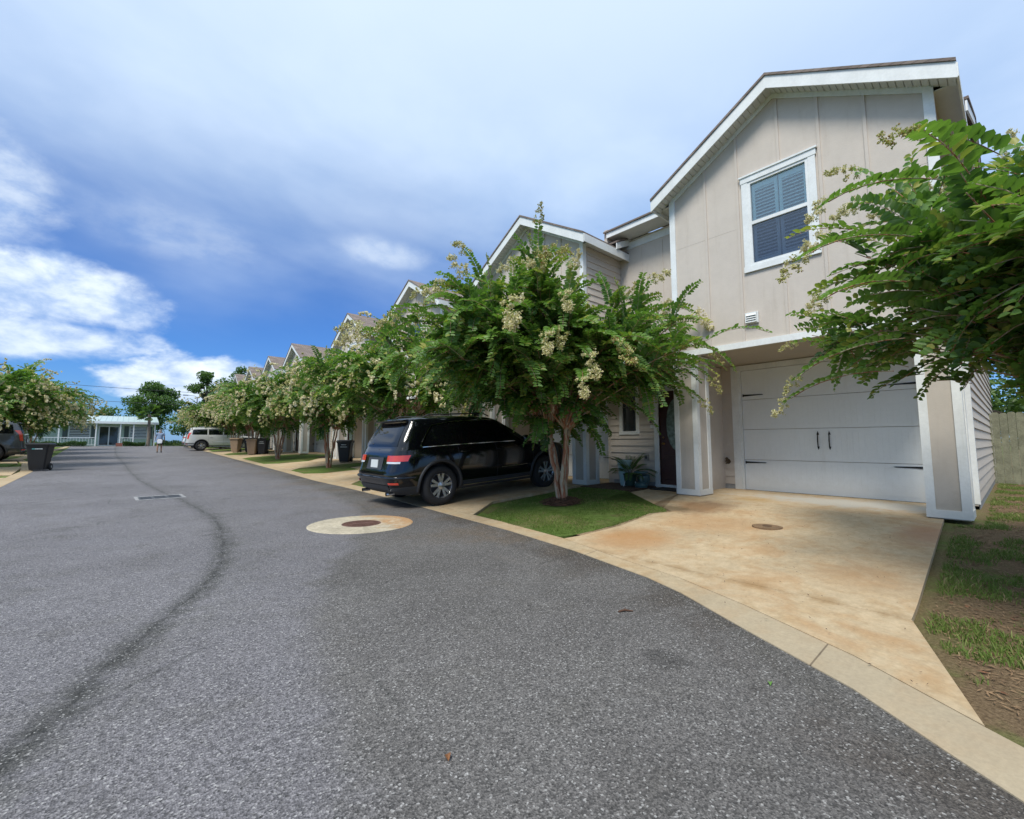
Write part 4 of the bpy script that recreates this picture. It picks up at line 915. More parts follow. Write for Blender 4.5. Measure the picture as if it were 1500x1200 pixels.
def endbuilding():
    z=tz(0,62); t=thing('low_building','long low pale green building with a metal roof closing the street end','building',(-4.3,EB,z))
    # local x across the street, y away from the camera
    w=MB(); w.box(-14,6.3,0,9,-.1,2.45,MINT); w.build('wall',t)
    for i in range(1):
        r=MB(); r.prism([(-1.5,2.42),(-1.5,2.50),(4.5,3.35),(9.4,2.6),(9.4,2.5),(4.5,3.27)],'x',-14.4,6.7,MROOF)
        xx=-14.3
        while xx<6.7: r.prism([(-1.5,2.50),(-1.5,2.53),(4.5,3.385),(4.5,3.35)],'x',xx,xx+.03,MROOF); xx+=.45
        r.build('roof',t)
    f=MB(); f.box(-14.4,6.7,-1.56,-1.51,2.30,2.53,MWHITE); f.build('fascia',t)
    for x in (-12.2,-9,-5.9,-3.1,-.9,1.75,3.6,4.65,6.4):
        p=MB(); p.box(x-.05,x+.05,-1.42,-1.32,-.1,2.42,MWHITE); p.box(x-.14,x+.14,-1.44,-1.30,2.30,2.415,MWHITE); p.build('post',t)
    c=2.7; d=MB(); d.box(c-.82,c+.82,-.05,0,0,.10,MWHITE); d.box(c-.82,c+.82,-.05,0,2.0,2.10,MWHITE)
    for x in (-.82,-.05,.72): d.box(c+x,c+x+.10,-.05,0,.10,2.0,MWHITE)
    do=d.build('double_door',t)
    for x in (-.72,.05): g=MB(); g.box(c+x,c+x+.67,-.03,-.012,.10,2.0,GLASSD); g.build('pane',do)
    for x0,x1 in ((-.25,1.2),(4.4,5.75),(-4.2,-2.6),(-8.6,-6.8),(-12.4,-10.6)):
        g=MB(); g.box(x0-.1,x1+.1,-.05,0,.75,.85,MWHITE); g.box(x0-.1,x1+.1,-.05,0,2.0,2.1,MWHITE); g.box(x0-.1,x0,-.05,0,.85,2,MWHITE); g.box(x1,x1+.1,-.05,0,.85,2,MWHITE)
        for k in range(7): g.box(x0,x1,-.035,-.012,.9+.16*k,.98+.16*k,MWHITE)
        g.box(x0,x1,-.012,-.006,.85,2,GLASSD); wn=g.build('window',t)
        for xs in ((x0-.5,x0-.14),(x1+.14,x1+.5)): s=MB(); s.box(xs[0],xs[1],-.06,0,.75,2.1,LATT); s.build('shutter',wn)
    # railing along the porch
    for x0,x1 in ((-12.1,-9.06),(-8.94,-5.96),(-5.84,-3.16),(-3.04,-.96),(-.84,1.69),(3.66,4.59)):
        r=MB(); r.box(x0,x1,-1.40,-1.34,.82,.88,MWHITE); r.box(x0,x1,-1.40,-1.34,.1,.14,MWHITE); n=int((x1-x0)/.22)
        for k in range(n): r.box(x0+.11+.22*k,x0+.135+.22*k,-1.385,-1.355,.14,.82,MWHITE)
        r.build('railing',t)
endbuilding()
LEAF3=m_leaf('hedge_leaf',(.02,.05,.015),(.05,.11,.03),(.10,.16,.05))
def hedge(label,x0,x1,y,h,w,n,seed,name='hedge',cat='hedge',lf=.10,col=None):
    rr=np.random.default_rng(seed); P=np.stack([rr.uniform(x0,x1,n),y+rr.uniform(-w,w,n),rr.random(n)**.6*h],1); P[:,2]*=(.82+.22*np.sin(P[:,0]*3.1+seed)*np.cos(P[:,0]*1.3)); P[:,2]+=np.array([tz(0,y)]*n)
    D=unit(rr.normal(size=(n,3)));N=unit(rr.normal(size=(n,3))+np.array([0,-.3,.8]));L=lf*rr.uniform(.6,1.3,n); V,F,T=leaves_np(P,D,N,L,L*.6,np.clip(.3+.5*P[:,2]/(h+1)*0+rr.normal(.05,.15,n),0,1))
    return tag(mesh_np(name,V,F,[col or LEAF3],attr=T),label,cat,'low hedges before the green building')
hedge('clipped green hedge left of the white double door of the low green building',-9.6,-3.1,60.2,.55,.45,6200,1)
hedge('low dark hedge right of the white double door of the low green building',-.4,1.3,60.4,.45,.4,2400,2)
hedge('low hedge between the palm trunk and the white car',2.6,7.6,60.6,.7,.5,3600,3)
bedm=MB(); bedm.box(-.95,-.45,60.0,60.6,0,.34,mat('red_brick',(.26,.10,.07),.9,var=.3,vscale=6)); o=bedm.build('brick_planter',loc=(0,0,tz(0,60))); tag(o,'small red brick planter box right of the white double door','planter')
# overhead wires between poles out of view
for i,(zz,yy,lb) in enumerate(((8.0,72,'upper overhead wire across the sky at the street end'),(6.3,72,'lower overhead wire across the sky at the street end'))):
    m=MB(); m.tube([(-24+56*q/14,yy,tz(0,72)+zz-1.2+.9*((q/7-1)**2)) for q in range(15)],.022,mat('wire_black',(.03,.03,.035),.6),4); tag(m.build('overhead_wire'),lb,'wire')
m=MB(); m.tube([(0,0,0),(0,0,5.6)],[.09,.06],mat('grey_pole',(.35,.36,.36),.5,metal=.5),8); m.tube([(0,0,5.5),(-.25,0,5.7),(-.9,0,5.75)],.03,MATS['grey_pole'],6); po=m.build('street_lamp',loc=(5.7,61.8,tz(0,61))); tag(po,'thin grey street lamp pole near the last crape myrtle','street lamp')
hd=MB(); hd.box(-1.35,-.85,-.1,.1,5.68,5.78,MATS['grey_pole']); hd.build('lamp_head',po)
# ---------------- wooden fence
def fence():
    t=thing('wooden_fence','weathered wooden privacy fence at the right edge behind the side yard','fence',(17.3,.9,.2)); WOOD=mat('weathered_wood',(.185,.185,.12),.9,var=.35,vscale=4,bump=.4,bscale=20)
    p=MB(); y=-14.; i=0
    rd=random.Random(3)
    while y<-.05:
        h=1.83+rd.uniform(-.012,.012); y1=y+.138; p.prism([(y,-.1),(y1,-.1),(y1,h-.03),(y1-.03,h),(y+.03,h),(y,h-.03)],'x',rd.uniform(0,.004),.02,WOOD); y+=.144
    p.build('picket_panel',t); r=MB()
    for z in (.3,.95,1.55): r.box(.022,.06,-14,-.02,z,z+.09,WOOD)
    r.build('rail',t)
    for k in range(6): q=MB(); q.box(.06,.15,-14+2.4*k+.4,-14+2.4*k+.49,-.1,1.8,WOOD); q.build('post',t)
fence()
# ---------------- things on the road
CAST=mat('rusty_cast_iron',(.15,.078,.058),.75,metal=.25,var=.35,vscale=10,bump=.6,bscale=60)
def m_collar():
    m=mat('manhole_collar',(.46,.405,.30),.85,var=.25,vscale=3,bump=.3,bscale=40); g=NG.__new__(NG); g.t=m.node_tree
    p=[n for n in m.node_tree.nodes if n.type=='BSDF_PRINCIPLED'][0]; src=p.inputs['Base Color'].links[0].from_socket
    tc=g.n('ShaderNodeTexCoord'); x=g.n('ShaderNodeSeparateXYZ'); g.link(tc.outputs['Object'],x.inputs[0])
    nz=g.noise(tc.outputs['Object'],4,5,.65)
    f=g.ss(g.m('ADD',x.outputs[0],g.m('MULTIPLY',g.m('SUBTRACT',nz,.5),2.2)),.0,.75); c=g.mix(g.m('MULTIPLY',f,.75),src,(.44,.22,.07)); n8=g.noise(tc.outputs['Object'],22,5,.75); c=g.mix(.5,c,g.mix(g.ss(n8,.3,.7),(.6,.57,.5),(1.25,1.25,1.25)),'MULTIPLY'); g.link(c,p.inputs['Base Color']); return m
COLL=m_collar()
def manhole(x,y):
    t=thing('manhole','round rusty manhole cover in a pale concrete collar on the road','manhole',(x,y,.0))
    m=MB(); m.lathe([(.29,-.04),(.29,.007),(.75,.007),(.77,.002),(.77,-.04)],COLL,56,cap=False); m.build('collar',t)
    m=MB(); m.lathe([(.285,-.03),(.285,.008),(.262,.009),(.262,.004),(.25,.004)],CAST,48,cap=False); m.lathe([(.25,-.02),(.25,.007),(.0,.007)],CAST,48,cap=False)
    for i in range(-7,8):
        for j in range(-7,8):
            px,py=i*.032,j*.032
            if px*px+py*py<.235**2 and (abs(j)>1 or abs(i)>5): m.box(px-.010,px+.010,py-.010,py+.010,.007,.012,CAST)
    m.box(-.15,.15,-.035,.035,.007,.0115,CAST)
    m.build('cover',t); return t
manhole(2.78,6.72)
def grate():
    t=thing('storm_drain','long rectangular storm drain grate in a pale concrete frame on the road','drain',(.62,12.92,0),R(2)); m=MB()
    for (a,b,c,d) in ((-.44,.44,-.42,-.32),(-.44,.44,.32,.42),(-.44,-.38,-.32,.32),(.38,.44,-.32,.32)): m.box(a,b,c,d,-.05,.008,mat('pale_frame',(.27,.265,.26),.85,var=.35,vscale=5,bump=.2))
    m.build('frame',t); IR=mat('grey_iron',(.10,.105,.11),.6,metal=.4,var=.2)
    for k in range(3):
        g=MB(); a=-.375+.252*k; g.box(a,a+.02,-.315,.315,-.03,.008,IR); g.box(a+.222,a+.242,-.315,.315,-.03,.008,IR)
        for j in range(13): y=-.315+.0485*j; g.box(a+.02,a+.222,y,y+.022,-.03,.006,IR)
        g.box(a+.0,a+.24,-.31,.31,-.05,-.045,mat('drain_dark',(.03,.03,.03),.9)); g.build('grating',t)
grate()
m=MB(); m.lathe([(.18,-.02),(.18,.006),(.165,.010),(.0,.010)],mat('stained_cap',(.20,.125,.065),.85,var=.35,vscale=9,bump=.4),36,cap=False); m.lathe([(.055,.01),(.055,.016),(.0,.017)],mat('stained_cap_dark',(.11,.065,.035),.8),16,cap=False)
tag(m.build('cleanout_cover',loc=(6.48,2.27,tz(6.48,2.27)+.02)),'small round brown cleanout cover set in the nearest driveway','cover')
# fallen bits
def fallen(x,y,rz,L,col,label,w=.5,dz=.004):
    m=MB(); n=8; V=[]; 
    for i in range(n+1):
        q=i/n; ww=math.sin(PI*min(1,q*.95+.03))**.8*L*w*.5; V+=[(q*L,ww,.004+.012*math.sin(q*4)),(q*L,0,.001+.008*math.sin(q*4)),(q*L,-ww,.006+.012*math.sin(q*4))]
    F=[]
    for i in range(n):
        for j in range(2): F.append((i*3+j,i*3+j+1,(i+1)*3+j+1,(i+1)*3+j))
    m.add(V,F,col); o=m.build('fallen_leaf',loc=(x,y,tz(x,y)+dz)); o.rotation_euler.z=rz; tag(o,label,'leaf')
GL=mat('green_fallen_leaf',(.13,.27,.05),.5); BL=mat('brown_fallen_leaf',(.20,.085,.03),.7)
fallen(2.56,.92,.4,.045,GL,'single green leaf lying on the asphalt near the kerb'); fallen(1.02,1.55,1.2,.05,BL,'brown curled leaf on the asphalt near the bottom edge of the photo')
fallen(4.3,-.32,2.0,.14,mat('pale_leaf',(.42,.30,.16),.7),'tan dry leaf on the bare yard at the right edge',dz=-.01); fallen(4.9,-.1,.7,.13,GL,'broad green leaf on the bare yard at the right edge',.6,-.01)
m=MB(); m.tube([(0,0,.006),(.05,.012,.012),(.11,.0,.006)],[.006,.008,.004],mat('twig_bark',(.09,.045,.025),.9),6); m.tube([(.05,.012,.01),(.07,.05,.012)],.003,MATS['twig_bark'],5); o=m.build('twig',loc=(2.80,2.02,0)); o.rotation_euler.z=-.6; tag(o,'short dark twig on the asphalt before the nearest driveway','twig')
# ---------------- cars
TYRE=mat('tyre_rubber',(.018,.018,.019),.8,bump=.3,bscale=60); RIM=mat('alloy_rim',(.58,.59,.60),.25,metal=.85); RIMD=mat('rim_dark',(.03,.03,.032),.6)
CHROME=mat('chrome',(.75,.76,.78),.1,metal=1); CLAD=mat('grey_cladding',(.035,.037,.04),.55)
RED=mat('red_lens',(.60,.05,.025),.15,spec=.8,coat=.6); CLEAR=mat('clear_lens',(.65,.68,.7),.1,spec=.8,coat=.5); CGL=mat('car_glass',(.004,.005,.006),.04,spec=.5); CGL2=mat('light_car_glass',(.045,.085,.085),.03,spec=1.0)
def wheel(par,x,y,r,w,side):
    "axis along y; side=+1 outer face towards +y, -1 towards -y"
    m=MB(); pr=[(r*.66,-w/2),(r*.90,-w/2),(r*.985,-w*.36),(r,-w*.18),(r,w*.18),(r*.985,w*.36),(r*.90,w/2),(r*.70,w/2+.004),(r*.655,w/2-.012),(r*.655,w/2-.05)]
    o=bpy.data.objects.new('wheel',None); COL.objects.link(o); o.parent=par; o.location=(x,y,r)
    m.lathe([(a,b*side) for a,b in pr],TYRE,40,'y',cap=False); m.build('tyre',o,smooth=50)
    k=MB(); k.lathe([(r*.655,(w/2-.02)*side),(r*.63,(w/2-.006)*side),(r*.60,(w/2-.03)*side),(r*.58,(w/2-.09)*side)],RIM,40,'y',cap=False); k.lathe([(r*.60,(w/2-.10)*side),(0,(w/2-.10)*side)],RIMD,30,'y',cap=False)
    for i in range(5):
        for dlt in (-.17,.17):
            a=2*PI*i/5+PI/2; a0=a+dlt*.75; a1=a+dlt*1.35
            c0,s0=math.cos(a0),math.sin(a0); c1,s1=math.cos(a1),math.sin(a1)
            ri,ro=r*.10,r*.61; yy=(w/2-.018)*side; y2=(w/2-.045)*side; hw=.024
            V=[(ri*c0-hw*s0,yy,ri*s0+hw*c0),(ri*c0+hw*s0,yy,ri*s0-hw*c0),(ro*c1+hw*1.1*s1,yy+.006*side,ro*s1-hw*1.1*c1),(ro*c1-hw*1.1*s1,yy+.006*side,ro*s1+hw*1.1*c1)]
            V+=[(v[0],y2,v[2]) for v in V]; k.add(V,[(0,1,2,3),(4,7,6,5),(0,4,5,1),(1,5,6,2),(2,6,7,3),(3,7,4,0)],RIM)
    k.lathe([(.075,(w/2-.05)*side),(.07,(w/2-.012)*side),(.03,(w/2-.002)*side),(0,(w/2)*side)],RIM,20,'y',cap=False); k.build('rim',o,smooth=30)
    return o
def make_car(name,label,rings,n,wr,wx,paint,arch,feat,glass_side,glass_rear,group=None,tw=.25):
    """body from horizontal outlines: rings=(z,rear x,front x,half width). x=0 rear bumper, +x forward, y=0 centre"""
    t=thing(name,label,'car',(0,0,0),0,group)
    zs=[r[0] for r in rings]
    def R_(z,i): return float(np.interp(z,zs,[r[i] for r in rings]))
    def wid(x,z):
        a,b,w=R_(z,1),R_(z,2),R_(z,3); u=abs((2*x-a-b)/(b-a)); return w*max(0,1-min(1,u)**n)**(1/n)
    def rear(y,z):
        a,b,w=R_(z,1),R_(z,2),R_(z,3); return (a+b)/2-(b-a)/2*max(0,1-min(1,abs(y)/w)**n)**(1/n)
    def front(y,z):
        a,b,w=R_(z,1),R_(z,2),R_(z,3); return (a+b)/2+(b-a)/2*max(0,1-min(1,abs(y)/w)**n)**(1/n)
    K=96; V=[];F=[]
    zz=[]
    for a,b in zip(zs,zs[1:]):
        m=max(1,int((b-a)/.05)); zz+=[a+(b-a)*i/m for i in range(m)]
    zz.append(zs[-1])
    for z in zz:
        a,b,w=R_(z,1),R_(z,2),R_(z,3)
        for j in range(K):
            th=2*PI*(j+.5)/K; c,s=math.cos(th),math.sin(th); k=(abs(c)**n+abs(s)**n)**(-1/n)
            # spread samples evenly along the long sides
            V.append(((a+b)/2+(b-a)/2*k*c,w*k*s,z))
    for i in range(len(zz)-1):
        for j in range(K): F.append((i*K+j,i*K+(j+1)%K,(i+1)*K+(j+1)%K,(i+1)*K+j))
    F.append(tuple(range(K-1,-1,-1))); F.append(tuple((len(zz)-1)*K+j for j in range(K)))
    me=bpy.data.meshes.new('body'); me.from_pydata(V,[],F); me.materials.append(paint); me.materials.append(CLAD)
    body=bpy.data.objects.new('body',me); COL.objects.link(body)
    cut=MB()
    for x in wx:
        cut.lathe([(arch,-1.3),(arch,-(R_(.6,3)-.30))],CLAD,40,'y',(x,0,wr+.01)); cut.lathe([(arch,R_(.6,3)-.30),(arch,1.3)],CLAD,40,'y',(x,0,wr+.01))
    co=cut.build('cutter'); mo=body.modifiers.new('b','BOOLEAN'); mo.operation='DIFFERENCE'; mo.object=co; mo.solver='EXACT'
    bpy.context.view_layer.update(); dg=bpy.context.evaluated_depsgraph_get(); nm=bpy.data.meshes.new_from_object(body.evaluated_get(dg))
    body.modifiers.clear(); body.data=nm; bpy.data.objects.remove(co); body.name='body'; nm.name='body'
    nm.shade_smooth(); nm.set_sharp_from_angle(angle=R(28)); body.parent=t
    if len(nm.materials)<2: nm.materials.append(CLAD)
    for f in nm.polygons:
        if f.center.z<feat['clad']: f.material_index=1
    def side_panel(nm_,pts_lo,pts_hi,side,m,off=.004,par=t,rows=6,cols=18,thick=0):
        "patch on the body side between two (x,z) curves"
        V=[];F=[]
        for i in range(cols+1):
            q=i/cols; xl=np.interp(q,np.linspace(0,1,len(pts_lo)),[p[0] for p in pts_lo]); zl=np.interp(q,np.linspace(0,1,len(pts_lo)),[p[1] for p in pts_lo])
            xh=np.interp(q,np.linspace(0,1,len(pts_hi)),[p[0] for p in pts_hi]); zh=np.interp(q,np.linspace(0,1,len(pts_hi)),[p[1] for p in pts_hi])
            for j in range(rows+1):
                f=j/rows; x=xl+(xh-xl)*f; z=zl+(zh-zl)*f; V.append((x,side*(wid(x,z)+off),z))
        for i in range(cols):
            for j in range(rows): a=i*(rows+1)+j; F.append((a,a+1,a+rows+2,a+rows+1))
        b=MB(); b.add(V,F,m); return b.build(nm_,par,smooth=60)
    def end_panel(nm_,fn,y0,y1,z0,z1,m,off=.004,par=t,tap=0,rows=8,cols=16,sgn=-1):
        V=[];F=[]
        for i in range(cols+1):
            for j in range(rows+1):
                f=j/rows; z=z0+(z1-z0)*f; y=(y0+(y1-y0)*i/cols)*(1-tap*f); V.append((fn(y,z)+sgn*off,y,z))
        for i in range(cols):
            for j in range(rows): a=i*(rows+1)+j; F.append((a,a+1,a+rows+2,a+rows+1))
        b=MB(); b.add(V,F,m); return b.build(nm_,par,smooth=60)
    def side_line(pts,side,r,m,nm_,off=.004,par=body):
        P=[]
        for p,q in zip(pts,pts[1:]):
            for i in range(6): x=p[0]+(q[0]-p[0])*i/6; z=p[1]+(q[1]-p[1])*i/6; P.append((x,side*(wid(x,z)+off),z))
        x,z=pts[-1]; P.append((x,side*(wid(x,z)+off),z)); b=MB(); b.tube(P,r,m,5); return b.build(nm_,par,smooth=60)
    for side in (1,-1):
        for lo,hi in glass_side: side_panel('side_window',lo,hi,side,CGL,.005)
        if feat.get('trim'): side_line(feat['trim'],side,.010,CHROME,'window_trim',.008)
        for dl in feat['doors']: side_line(dl,side,.0035,RIMD,'door_gap',.0)
        for hx,hz in feat['handles']:
            b=MB(); y=side*(wid(hx,hz)); b.tube([(hx-.10,y,hz),(hx-.08,y+side*.028,hz),(hx+.08,y+side*.03,hz),(hx+.10,y,hz)],[.010,.014,.014,.010],feat.get('hmat',paint),8); b.build('door_handle',t,smooth=60)
        # wheel arch lip
        for x in wx:
            P=[]
            for i in range(25):
                a=R(-18+216*i/24) if True else 0; px,pz=x+(arch+.025)*math.cos(a),wr+.01+(arch+.025)*math.sin(a)
                if pz<rings[0][0]+.02: continue
                P.append((px,side*(wid(px,pz)-.004),pz))
            b=MB(); b.tube(P,.034,CLAD,8); b.build('wheel_arch',t,smooth=60)
        side_line([(wx[0]+arch+.06,.36),(wx[1]-arch-.06,.36)],side,.035,CLAD,'sill',-.01,par=t); side_line([(wx[0]+arch+.08,.335),(wx[1]-arch-.08,.335)],side,.010,CHROME,'sill_trim',.03,par=t)
        if feat.get('rub'): side_line(feat['rub'],side,.008,CHROME,'door_trim',.004,par=t)
        for x in wx: wheel(t,x,side*(R_(.6,3)-.125),wr,tw,side)
        # mirror
        mx,mz=feat['mirror']; b=MB(); y=side*(wid(mx,mz)); b.lathe([(0,-.10),(.055,-.095),(.085,-.05),(.09,.02),(.07,.06),(0,.065)],paint,12,'x',(0,0,0)); 
        for i,v in enumerate(b.v): b.v[i]=(mx+v[0]*.8,y+side*(.12)+v[1]*1.35,mz+.06+v[2])
        b.tube([(mx,y,mz),(mx,y+side*.08,mz+.03)],.025,paint,8); b.build('wing_mirror',t,smooth=60)
        # lamps
        end_panel('tail_lamp',rear,side*feat['tl'][0],side*feat['tl'][1],feat['tl'][2],feat['tl'][3],RED,.010,cols=14)
        if feat.get('tlc'): end_panel('reverse_lamp',rear,side*feat['tlc'][0],side*feat['tlc'][1],feat['tlc'][2],feat['tlc'][3],CLEAR,.010)
        end_panel('rear_reflector',rear,side*feat['rf'][0],side*feat['rf'][1],feat['rf'][2],feat['rf'][3],RED,.012)
        end_panel('headlight',front,side*.5,side*feat['hw'],feat['hl'][0],feat['hl'][1],CLEAR,.010,sgn=1)
        rb=MB(); rz=feat['rail']; rb.tube([(rz[0],side*rz[2],rz[3]-.05),(rz[0]+.12,side*rz[2],rz[3]),(rz[1]-.15,side*rz[2],rz[3]+.012),(rz[1],side*rz[2],rz[3]-.05)],.014,feat.get('railm',CHROME),8); rb.build('roof_rail',t,smooth=60)
    end_panel('rear_window',rear,-glass_rear[0],glass_rear[0],glass_rear[1],glass_rear[2],CGL,.006,tap=.12)
    ws=feat['ws']; end_panel('windscreen',front,-ws[0],ws[0],ws[1],ws[2],CGL2,.006,tap=.12,sgn=1)
    end_panel('grille',front,-.42,.42,.70,.92,RIMD,.008,sgn=1)
    # rear bumper step, plate, exhaust, spoiler, badge
    bw=R_(.55,3)
    P=[(rear(y,.60)-.012,y,.60) for y in np.linspace(-bw*.985,bw*.985,31)]; b=MB(); b.tube(P,.028,CLAD if feat.get('darkb') else paint,6); b.build('rear_bumper',t,smooth=60)
    end_panel('bumper_insert',rear,-.62,.62,.34,.46,CLAD,.012)
    pz=feat['plate']; b=MB(); px=rear(0,pz)-.02; b.prism([(px,pz-.075),(px-.012,pz-.075),(px+.008,pz+.075),(px+.02,pz+.075)],'y',-.155,.155,mat('plate_white',(.62,.64,.62),.4)); b.build('number_plate',t)
    end_panel('plate_recess',rear,-.34,.34,pz-.11,pz+.12,CLAD,.006)
    sp=feat['spoiler']; b=MB(); b.prism([(sp[0],sp[1]),(sp[0]+.04,sp[1]-.035),(sp[0]+.34,sp[1]+.0),(sp[0]+.34,sp[1]+.035)],'y',-sp[2],sp[2],paint); b.build('spoiler',t,bevel=.008)
    b=MB(); b.tube([(rear(0,sp[1]-.1)-.0,-.02,feat['wip']),(rear(.3,feat['wip']+.02)-.012,.38,feat['wip']+.04)],.009,RIMD,6); b.build('rear_wiper',t)
    for s in (1,-1): b=MB(); b.lathe([(.035,-.06),(.035,.1),(.028,.1),(.028,-.06)],CHROME,16,'x',(.08,s*.55,.30),cap=False); b.build('exhaust',t)
    b=MB(); b.box(.5,wx[1]+.5,-.7,.7,.24,.32,RIMD); b.tube([(wx[0],-.7,wr),(wx[0],.7,wr)],.05,RIMD,8); b.build('underbody',t)
    return t
def paint(name,col,rough=.12,metal=.0):
    return mat(name,col,rough,metal=metal,coat=1.0,spec=.6)
BLK=mat('black_car_paint',(.003,.0035,.005),.10,spec=.45,coat=.5)
ringsJ=[(.27,.22,4.62,.86),(.36,.07,4.76,.92),(.50,.01,4.82,.958),(.66,.0,4.82,.97),(.80,.05,4.80,.972),(.94,.09,4.77,.965),(1.02,.11,4.70,.955),(1.06,.125,4.52,.945),(1.09,.14,4.2,.938),(1.12,.155,3.82,.93),(1.15,.175,3.56,.918),
  (1.25,.21,3.38,.892),(1.40,.295,3.12,.85),(1.55,.395,2.86,.806),(1.64,.455,2.70,.778),(1.69,.45,2.55,.745),(1.725,.48,2.38,.69),(1.745,.58,2.2,.60),(1.757,.75,2.0,.46)]
featJ=dict(clad=.40,trim=[(3.42,1.16),(2.5,1.165),(1.4,1.165),(.62,1.155),(.58,1.19),(.73,1.40),(.88,1.57),(1.36,1.635),(2.34,1.66),(2.72,1.635),(3.30,1.24),(3.42,1.17)],
  doors=[[(1.42,1.15),(1.42,.85),(1.36,.7),(1.42,.60)],[(2.40,1.15),(2.42,.8),(2.40,.42)],[(3.38,1.14),(3.50,.9),(3.46,.42)],[(.16,1.13),(.45,1.05)]],
  handles=[(1.58,1.02),(2.56,1.02)],rub=[(2.52,.62),(3.28,.62)],mirror=(3.20,1.14),tl=(.50,.915,.91,1.02),tlc=(.52,.86,.87,.905),rf=(.66,.86,.48,.52),hl=(.80,.93),hw=.88,
  rail=(.80,2.45,.64,1.79),ws=(.72,1.18,1.60),plate=.86,spoiler=(.33,1.69,.62),wip=1.20,darkb=False,railm=MATS['grey_cladding'])
gsJ=[([(.64,1.175),(1.38,1.185)],[(.76,1.38),(.90,1.545),(1.36,1.61)]),([(1.45,1.185),(2.36,1.185)],[(1.44,1.615),(2.34,1.635)]),([(2.44,1.185),(3.28,1.18)],[(2.42,1.635),(2.70,1.61),(3.26,1.23)])]
j=make_car('parked_car','shiny black car parked nose-in before the second townhouse, rear lamp towards the street',ringsJ,9,.385,(.985,3.90),BLK,.455,featJ,gsJ,(.70,1.19,1.60))
# a real window trim arch above the side glass
YJ=8.42; XJ=4.69-.985
j.location=(XJ,YJ,tz(4.69,YJ)-.002+.02-math.tan(R(3.0))*.985+.0); j.rotation_euler=(0,R(-3.0),0)
WHT=paint('silver_white_paint',(.50,.50,.48),.3); DGR=paint('dark_grey_paint',(.045,.05,.055),.25)
ringsT=[(.32,.2,5.0,.90),(.42,.06,5.12,.97),(.58,.0,5.18,1.0),(.80,.03,5.18,1.005),(1.0,.06,5.15,1.0),(1.10,.07,5.08,.99),(1.17,.08,4.7,.98),(1.22,.085,4.2,.97),(1.26,.09,3.95,.96),(1.5,.17,3.6,.91),(1.72,.26,3.25,.86),(1.82,.32,3.0,.82),(1.88,.36,2.8,.74),(1.91,.5,2.5,.55)]
featT=dict(clad=.44,doors=[[(1.5,1.25),(1.5,.6)],[(2.55,1.25),(2.57,.45)],[(3.6,1.25),(3.7,.45)]],handles=[(1.68,1.12),(2.72,1.12)],rub=[(1.75,.72),(3.6,.72)],mirror=(3.5,1.27),tl=(.78,.88,.95,1.45),tlc=None,rf=(.6,.85,.50,.55),hl=(.85,1.05),hw=.88,
  rail=(.8,2.9,.66,1.95),ws=(.78,1.32,1.74),plate=.95,spoiler=(.30,1.84,.60),wip=1.3,darkb=True)
gsT=[([(.40,1.30),(1.42,1.30)],[(.46,1.72),(1.42,1.76)]),([(1.52,1.30),(2.5,1.30)],[(1.52,1.76),(2.5,1.77)]),([(2.6,1.30),(3.66,1.29)],[(2.6,1.77),(2.95,1.76),(3.5,1.38)])]
t2=make_car('parked_car','large pale silver car parked under the far crape myrtles at the right',ringsT,8,.40,(1.05,4.1),WHT,.47,featT,gsT,(.76,1.32,1.76))
t2.location=(3.5,45.2,tz(4,45)+.02); 
t3=dup(j,None,(3.9,52.6,tz(5,52)+.02),0,label='small white car just showing beyond the tail of the silver one, far right')
for ch in t3.children:
    if ch.type=='MESH' and any(m==BLK for m in ch.data.materials):
        ch.data=ch.data.copy()
        for i,m in enumerate(ch.data.materials):
            if m==BLK: ch.data.materials[i]=paint('white_car_paint',(.66,.70,.73),.3)
t4=dup(t2,None,(-3.7,32.0,tz(-5,32)+.02),PI,label='dark grey car cut by the left edge of the photo, standing behind the left bin')
for ch in t4.children:
    if ch.type=='MESH' and any(m==WHT for m in ch.data.materials):
        ch.data=ch.data.copy()
        for i,m in enumerate(ch.data.materials):
            if m==WHT: ch.data.materials[i]=DGR
